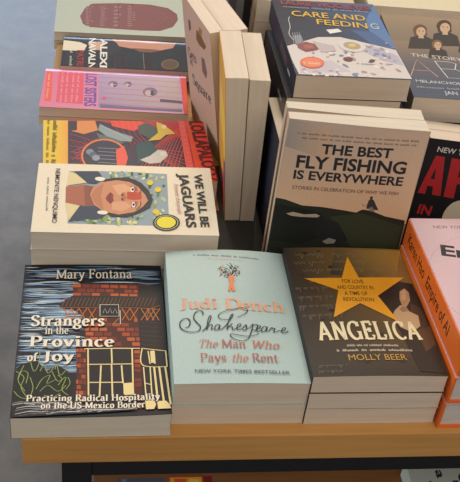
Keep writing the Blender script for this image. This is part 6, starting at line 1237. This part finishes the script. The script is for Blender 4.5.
def Q(name, t, **k):
    d = dict(POSES[name]); d['t'] = t; d.update(k); return d
def below(q, dz, shift=(0, 0)):
    d = dict(q); X, Y = Vector(q['X']), Vector(q['Y']); N = X.cross(Y)
    d['O'] = tuple(Vector(q['O'])-N*dz+X*shift[0]+Y*shift[1]); return d

# ------------------------------------------------------------------ the setting
bm = bmesh.new(); add_box(bm, -5, 6, -4, 8, -.80, -.75)
fl = finish(bm, 'floor', floor_mat(), None); fl['kind'] = 'structure'
M_WALL = plain_mat('warm white plaster', '#b9b4ab', .8, 0, 8, .03)
for nm, b in (('wall_back', (-5, 6, 8, 8.1)), ('wall_left', (-5.1, -5, -4, 8)), ('wall_right', (6, 6.1, -4, 8))):
    bm = bmesh.new(); add_box(bm, *b, -.8, 2.6); wl = finish(bm, nm, M_WALL, None); wl['kind'] = 'structure'

# ------------------------------------------------------------------ the display table
TX0, TX1, TY1, TH = .0659, 1.42, 1.36, .0373
tb = tag(empty('display_table', loc=(.0659, 0, -.75)), 'honey coloured plywood display table on a black metal frame, holding all the upper books', 'table')
def tpart(name, mat, *boxes, bev=.0008):
    bm = bmesh.new()
    for b in boxes: add_box(bm, b[0]-.0659, b[1]-.0659, b[2], b[3], b[4]+.75, b[5]+.75, bev)
    return finish(bm, name, mat, tb)
tpart('table_top', M_WOOD, (TX0, TX1, 0, TY1, -TH, 0), bev=.0012)
LX0, LX1, LY0, LY1 = .104, 1.38, .0, 1.32
tpart('front_rail', M_METAL, (LX0+.03, LX1-.03, LY0+.002, LY0+.028, -.0605, -TH-.0002))
tpart('rear_rail', M_METAL, (LX0+.03, LX1-.03, LY1-.028, LY1-.002, -.0605, -TH-.0002))
for x in (LX0, LX1-.03): tpart('side_rail', M_METAL, (x+.002, x+.028, LY0+.03, LY1-.03, -.0605, -TH-.0002))
for x in (LX0, LX1-.03):
    for y in (LY0, LY1-.03):
        tpart('leg', M_METAL, (x, x+.03, y, y+.03, -.75, -TH-.0001))
SHZ = -.30
tpart('shelf', M_SHELF, (LX0+.031, LX1-.031, LY0+.031, LY1-.031, SHZ-.022, SHZ))

# stepped riser behind the front rows
rs = tag(empty('display_riser', loc=(.364, .36, 0)), 'black stepped riser lifting the books behind the leaning fishing book', 'display stand')
def rpart(name, *b):
    bm = bmesh.new(); add_box(bm, b[0]-.364, b[1]-.364, b[2]-.36, b[3]-.36, b[4], b[5], .001); return finish(bm, name, M_RISER, rs)
RZ = .1638
rpart('front_step', .364, .78, .36, .588, .0, RZ)
rpart('rear_step', .364, .78, .589, .80, .0, .134)

st = tag(empty('book_stand', loc=(.2945, .245, .0)), 'flat black stand under the upright fore-edge pair and the small navy book', 'book stand')
bm = bmesh.new(); add_box(bm, -.0188, .068, 0, .133, .0002, .0032, .0004); add_box(bm, 0, .068, .1332, .240, .0002, .0032, .0004); finish(bm, 'base_plate', plain_mat('dark grey stand board', '#3b3834', .6), st)

# ------------------------------------------------------------------ front row
q = Q('woodcut', .0295)
o = paperback('paperback_book', q, prims=ART['woodcut'], spine='#20202a', page=M_PAGE_W, seed=3,
          warp=lambda x, y, z, w, l, t: (x, y, z+(.003*max(0, (x/w-.45)/.55)**2*max(0, 1-y/l)**3+.0012*sin(pi*x/w)*(y/l)**2)*(z/t)**3))
tag(o, 'dark woodcut paperback of a red brick street corner, at the front left table edge', 'book', 'books lying on the table')

def stack(name, q, labels, group, lower_kw=None, dx=0, **kw):
    """top copy with its art, then copies below it"""
    t = q['t']; top = paperback(name, q, **kw); tag(top, labels[0], 'book', group)
    k2 = dict(kw); k2['warp'] = (lower_kw or {}).get('warp'); k2['prims'] = [p for p in kw.get('prims', ()) if p[0] in ('bg', 'bgg')]
    base = None; z = 0
    for i, lb in enumerate(labels[1:]):
        z += t+.0002; sh = (random.Random(i+7).uniform(-.0012, .0008)+dx*(i+1), random.Random(i+3).uniform(-.0012, .0004))
        if base is None:
            base = b = paperback(name, below(q, z, sh), **k2); bz = z; bs = sh
        else:
            b = copy_book(base, q, Vector((sh[0]-bs[0], sh[1]-bs[1], -(z-bz))))
        tag(b, lb, 'book', group)
    return top
bow = lambda x, y, z, w, l, t: (x, y, z+(.0042*sin(pi*min(1, x/w))**.8*(y/l)**2+.0012*sin(pi*x/w))*(z/t)**3)
stack('paperback_book', Q('aqua', .02835), ['pale aqua paperback with a small orange and black tree, top of the front middle stack',
      'lower pale aqua paperback, its page edges showing under the tree-emblem copy'], 'pale aqua paperbacks', prims=ART['aqua'], spine='#a9c3c2', back='#b9cfcd', page=M_PAGE, warp=bow, seed=2)
bend = lambda x, y, z, w, l, t: (x, y, z+.0016*sin(pi*x/w)*(z/t)**3)
stack('paperback_book', Q('star', .02275), ['dark brown paperback with a big orange star, top of its stack of three', 'middle one of the three books stacked under the orange star cover'], 'star cover paperbacks',
      prims=ART['star'], spine='#1f1a17', back='#1f1a17', page=M_PAGE, seed=5, warp=bend)
o = paperback('paperback_book', below(Q('star', .0228), .0459, (-.0006, -.0005)), base='#c9baa4', spine='#1f1a17', back='#c9baa4', page=M_PAGE, seed=6)
tag(o, 'bottom book under the orange star cover, resting on the table', 'book', 'star cover paperbacks')
sp = [('t', '#4a1f10', 'Karen Hao', 'sansb', (14, 12), (78, 12), 15), ('t', '#4a1f10', 'Empire of AI', 'sansb', (88, 12), (168, 12), 15)]
stack('hardcover_book', Q('pinkorange', .0375), ['pink hardcover with an orange spine, topmost of three at the right front of the table',
      'middle orange-spined hardcover directly under the pink-topped copy', 'lowest of the three orange-spined hardcovers, resting on the table'], 'orange spined hardcovers',
      prims=ART['pinkorange'], spine='#f2752a', back='#f2752a', page=M_PAGE_G, hard=True, spine_prims=sp, gloss=True, seed=6, dx=-.0012)

def roll(x, y, z, w, l, t):      # the cover rolls down towards its spine
    k = max(0, 1-x/.020); return (x, y, z-(z/t)**2*.0046*k*k)
def roll_small(x, y, z, w, l, t):
    k = max(0, 1-x/.016); return (x, y, z-(z/t)**2*.0030*k*k)
# ------------------------------------------------------------------ row along the left end, covers turned a quarter
stack('paperback_book', Q('face', .0250), ['cream paperback with a painted face and yellow seal, top of its stack',
      'second cream paperback directly under the painted face copy, page edges showing', 'lowest cream paperback of the painted face stack, just above the woodcut cover'], 'painted face paperbacks',
      prims=ART['face'], spine='#e4d8c0', back='#ded2b8', page=M_PAGE_W, seed=7)
o = paperback('hardcover_book', Q('poster', .0398), prims=ART['poster'], spine='#7a2420', back='#c23a28', page=M_PAGE, seed=8, gloss=True)
tag(o, 'red and yellow concert poster book directly behind the cream painted face stack', 'book', 'books lying on the table')
stack('paperback_book', Q('stripes', .0148), ['pink and lavender striped paperback behind the red and yellow poster book', 'lower pink paperback, hidden but for its page edges under the striped one'], 'pink striped paperbacks',
      prims=ART['stripes'], spine='#d24f8a', back='#dd6a9a', page=M_PAGE, gloss=2, seed=9, warp=roll_small)
qm = Q('memoir', .0178)
o = paperback('hardcover_book', qm, prims=ART['memoir'], spine='#1a1a1d', page=M_PAGE, gloss=2, seed=10, warp=roll)
tag(o, 'glossy black book with a cropped portrait, behind the pink striped paperback', 'book', 'books lying on the table')
o = paperback('hardcover_book', dict(below(qm, .018, (0, -.0125)), t=.0128), base='#9a7a55', spine='#8a6a48', page=M_PAGE, seed=11)
tag(o, 'tan covered book sticking out to the left beneath the black portrait book', 'book', 'books lying on the table')
stack('paperback_book', Q('sage', .0158), ['pale sage book with a dark red lozenge, furthest back at the left end', 'lower pale sage copy underneath the book with the dark red lozenge'], 'sage books',
      prims=ART['sage'], spine='#a3a999', back='#adb4a4', page=M_PAGE, seed=12)

# ------------------------------------------------------------------ upright books with their covers to the left
def upright(xb, y0, yaw, lean, w, l, t):
    Y = Vector((-sin(lean), 0, cos(lean))); X = Vector((sin(yaw), -cos(yaw), 0)); X = (X-Y*X.dot(Y)).normalized()
    return dict(O=tuple(Vector((xb, y0, 0))-X*w), X=tuple(X), Y=tuple(Y), w=w, l=l, t=t)
def splay(k):       # thinner at the foot than at the head, measured from the back cover
    return lambda x, y, z, w, l, t: (x, y, z*(1-k*(1-y/l)))
def up(label, xb, y0, yaw, lean, w, l, t, group, base, spine, prims=(), page=None, k=.0, gloss=False, seed=1, base_z=.0, back=None):
    q = upright(xb, y0, yaw, lean, w, l, t)
    o = paperback('paperback_book', q, base=base, spine=spine, prims=prims, page=page, back=back or base, warp=splay(k) if k else None, gloss=gloss, seed=seed)
    Z = min((o.matrix_world @ Vector((x, y, z))).z for x in (0, w) for y in (0, l) for z in (0, t)); o.location.z -= Z-base_z-.0002
    tag(o, label, 'book', group); return o
up('upright book with a yellow-orange cover edge and cream fore-edge, left of the standing pair', .2905, .355, R(-2), R(2.8), .127, .2070, .0275, 'upright pair with fore-edges to the front', '#d79a36', '#c98a30', k=.31, base_z=.0032, back='#c9bda8',
   prims=[('bg', '#d9a03a'), ('p', '#b5473a', [(60, 5), (128, 5), (128, 60), (60, 40)]), ('p', '#7a4a78', [(90, 40), (129, 50), (129, 90), (100, 80)]), ('p', '#e8c04a', [(20, 100), (128, 90), (128, 150), (30, 160)])])
up('right book of the standing pair with plain fore-edges, beside a navy book', .3120, .355, R(-2), R(.8), .127, .2055, .0248, 'upright pair with fore-edges to the front', '#cbbfa8', '#b9ad96', k=.28, base_z=.0032)
qg = Q('gets', .018)
o = paperback('paperback_book', qg, prims=ART['gets'], spine='#b58d78', back='#c9a992', page=M_PAGE, seed=13)
Z = min((o.matrix_world @ Vector((x, y, z))).z for x in (0, .14) for y in (0, .200) for z in (0, .018)); o.location.z -= Z-.0002
tag(o, 'standing tan paperback with brown blots and dark lettering, facing the left row', 'book', 'leaning tan paperbacks')
q2 = dict(below(qg, .0200), t=.031)
o = paperback('paperback_book', q2, base='#c9a992', spine='#b58d78', page=M_PAGE, seed=14)
Z2 = min((o.matrix_world @ Vector((x, y, z))).z for x in (0, .14) for y in (0, .200) for z in (0, .031)); o.location.z -= Z2-.0002
o.location.x += max(0, (Z-Z2))*math.tan(R(8.6)) + .0002
tag(o, 'thicker standing book behind the brown-blotted one, its wide top page edges showing', 'book', 'leaning tan paperbacks')
up('small navy paperback standing between the fore-edge pair and the fishing book', .3450, .286, R(0), R(1),   .115, .1585, .0165, 'small upright books', '#171d33', '#171d33', page=M_PAGE, base_z=.0032)
for i, (x, t, b) in enumerate(((.3150, .012, '#55565b'), (.3275, .011, '#77777a'), (.3390, .010, '#2c2c33'))):
    q = dict(O=(x+t, .640+.004*i, .0003), X=(0, 1, 0), Y=(0, 0, 1), w=.14, l=.215, t=t)
    o = paperback('paperback_book', q, base=b, spine=b, seed=30+i)
    tag(o, ('dark grey slim book standing spine out behind the thick tan book', 'mid grey slim book standing between a dark grey and a charcoal one', 'charcoal slim book standing next to the small back stack')[i], 'book', 'slim grey books')

# ------------------------------------------------------------------ on the riser
qf = Q('food', .0296)
spf = [('p', '#c9c4bc', [(160, 9), (178, 9), (178, 13), (160, 13)]), ('t', '#8a6a60', 'WOOLEVER', 'sansb', (100, 8), (148, 8), 11)]
o = paperback('paperback_book', qf, prims=ART['food'], spine='#232337', back='#23233a', page=M_PAGE, gloss=True, seed=15, spine_prims=spf)
tag(o, 'navy book with yellow lettering and a messy dinner table, top of the riser stack', 'book', 'dinner table books')
qd = dict(qf); qd['O'] = (.3535, .3445, .1938); qd['l'] = .176; qd['w'] = .140; qd['t'] = .0294
o = paperback('paperback_book', qd, base='#12131f', spine='#191a30', back='#12131f', page=M_PAGE, gloss=True, seed=16, spine_prims=[('p', '#c9c4bc', [(120, 8), (150, 8), (150, 12), (120, 12)])])
tag(o, 'navy-spined book jutting out to the left beneath the messy dinner table cover', 'book', 'dinner table books')
o = paperback('paperback_book', Q('band', .0322), prims=ART['band'], spine='#6a6460', back='#59657c', page=M_PAGE, seed=16)
tag(o, 'grey and tan book showing four young singers, right of the dinner table cover', 'book', 'books on the riser')
q = dict(O=(.350, .605, .2000), X=(1, .0, 0), Y=(0, 1, 0), w=.14, l=.19, t=.0326)
q['O'] = (.3500, .6050, .2000); 
stack('paperback_book', q, ['cream-edged book on the small back stack, behind the dinner table cover', 'lower cream-edged book of the small back stack, with the dark gap above it'], 'small back stack',
      base='#c9b79a', spine='#b8a688', page=M_PAGE_W, seed=17)
q = dict(O=(.5105, .6080, .1995), X=(1, -.05, 0), Y=(.05, 1, 0), w=.165, l=.17, t=.0650)
o = paperback('hardcover_book', q, base='#d8cdb0', spine='#cbbf9f', page=M_PAGE, seed=18)
tag(o, 'thick cream book lying furthest back, beyond the four singers cover', 'book', 'books on the riser')

# ------------------------------------------------------------------ leaning face-out books
fan = lambda x, y, z, w, l, t: (x, y, t-(t-z)*(.62+.38*(x/w))*(.78+.22*y/l) + (.0018*sin(pi*x/w)*(y/l) if z > t*.5 else 0))
q1 = Q('fly', .0255)
stack('paperback_book', q1, ['tan and dark green fishing paperback standing face out behind the star cover', 'rear copy of the face-out fishing paperback, its top edge showing behind'], 'fishing paperbacks',
      prims=ART['fly'], spine='#cdb092', back='#b59a80', page=M_PAGE_W, seed=19, warp=fan, lower_kw=dict(warp=fan))
stack('hardcover_book', Q('black', .027), ['black book with big red letters standing face out right of the fishing book', 'rear copy behind the black book with big red letters, cream pages showing on top'], 'black red-lettered books',
      prims=ART['black'], spine='#16161c', page=M_PAGE, seed=20)

# ------------------------------------------------------------------ books on the lower shelf
def shelf_book(label, x, y, yaw, w, l, t, base, prims, seed, gloss=False):
    a = R(yaw); q = dict(O=(x, y, SHZ+.0003+t), X=(cos(a), sin(a), 0), Y=(-sin(a), cos(a), 0), w=w, l=l, t=t)
    o = paperback('paperback_book', q, base=base, prims=[('bg', base)]+prims, page=M_PAGE_W, seed=seed, gloss=gloss); tag(o, label, 'book', 'books on the lower shelf'); return o
K = '#23262a'
shelf_book('pale grey-green book with black letters on the lower shelf, at the right', .5570, .062, 0, .165, .118, .03, '#bcc6bc',
   [('t', K, 'T', 'sansx', (15, 84), (15, 74), 13), ('t', K, 'a', 'sansx', (38, 102), (38, 88), 12), ('t', K, 'r', 'sansx', (58, 84), (58, 76), 11), ('t', K, 'C', 'sansx', (68, 96), (68, 80), 14), ('p', '#7f9a6a', [(20, 40), (60, 44), (58, 62), (22, 60)])], 21)
shelf_book('red and yellow book on the lower shelf, left of centre', .2320, .03+.002, 0, .058, .130, .03, '#a83226',
   [('p', '#d89a2c', [(2, 80), (44, 82), (44, 128), (2, 128)]), ('p', '#c8521f', [(6, 95), (20, 92), (24, 126), (8, 126)]), ('p', '#e0b848', [(26, 110), (40, 108), (40, 124), (28, 126)]), ('p', '#7a1f24', [(46, 40), (57, 40), (57, 129), (46, 129)])], 22)
shelf_book('dim grey book on the lower shelf, beside the red and yellow one', .1660, .035, 0, .060, .125, .03, '#4a525c', [('p', '#6b747e', [(6, 100), (12, 100), (12, 124), (6, 124)])], 23)

# ------------------------------------------------------------------ light
def area(name, loc, target, sx, sy, power, col):
    d = bpy.data.lights.new(name, 'AREA'); d.shape = 'RECTANGLE'; d.size = sx; d.size_y = sy; d.energy = power; d.color = col
    o = bpy.data.objects.new(name, d); COL.objects.link(o); o.location = loc
    o.rotation_euler = (Vector(target)-Vector(loc)).to_track_quat('-Z', 'Y').to_euler(); return o
area('window_daylight', (-.9, 4.6, .45), (.1, 1, -.1), 3.4, 1.3, 58, (.58, .75, 1.0))
area('side_window_daylight', (-2.8, .9, .95), (.3, .4, 0), 1.8, 1.5, 42, (.93, .95, 1.0))
area('ceiling_lamp', (.5, 1.9, 2.1), (.45, .5, 0), 1.4, 1.0, 40, (1.0, .87, .72))
area('shop_ceiling_lamp', (.6, -1.6, 2.2), (.4, .3, 0), 1.8, 1.2, 21, (1.0, .88, .76))
wd = bpy.data.worlds.new('shop interior'); SC.world = wd; wd.use_nodes = True
bg = wd.node_tree.nodes['Background']; bg.inputs[0].default_value = (.80, .76, .72, 1); bg.inputs[1].default_value = .40

# ------------------------------------------------------------------ camera
cam = bpy.data.cameras.new('camera'); co = bpy.data.objects.new('camera', cam); COL.objects.link(co); SC.camera = co
px, py, pz, pitch, yaw, roll, f = .136369, -.613836, .727447, .6555395, .1766788, .1238099, 940.2744
fw = Vector((sin(yaw)*cos(pitch), cos(yaw)*cos(pitch), -sin(pitch))); rt = Vector((cos(yaw), -sin(yaw), 0)); upv = rt.cross(fw)
r2 = cos(roll)*rt+sin(roll)*upv; u2 = -sin(roll)*rt+cos(roll)*upv
m = Matrix((r2, u2, -fw)).transposed().to_4x4(); m.translation = (px, py, pz); co.matrix_world = m
cam.sensor_fit = 'VERTICAL'; cam.sensor_height = 24; cam.lens = f/482*24; cam.clip_start = .02
SC.view_settings.view_transform = 'Standard'; SC.view_settings.look = 'None'; SC.view_settings.gamma = 1; SC.view_settings.use_curve_mapping = False
SC.view_settings.exposure = 0.16
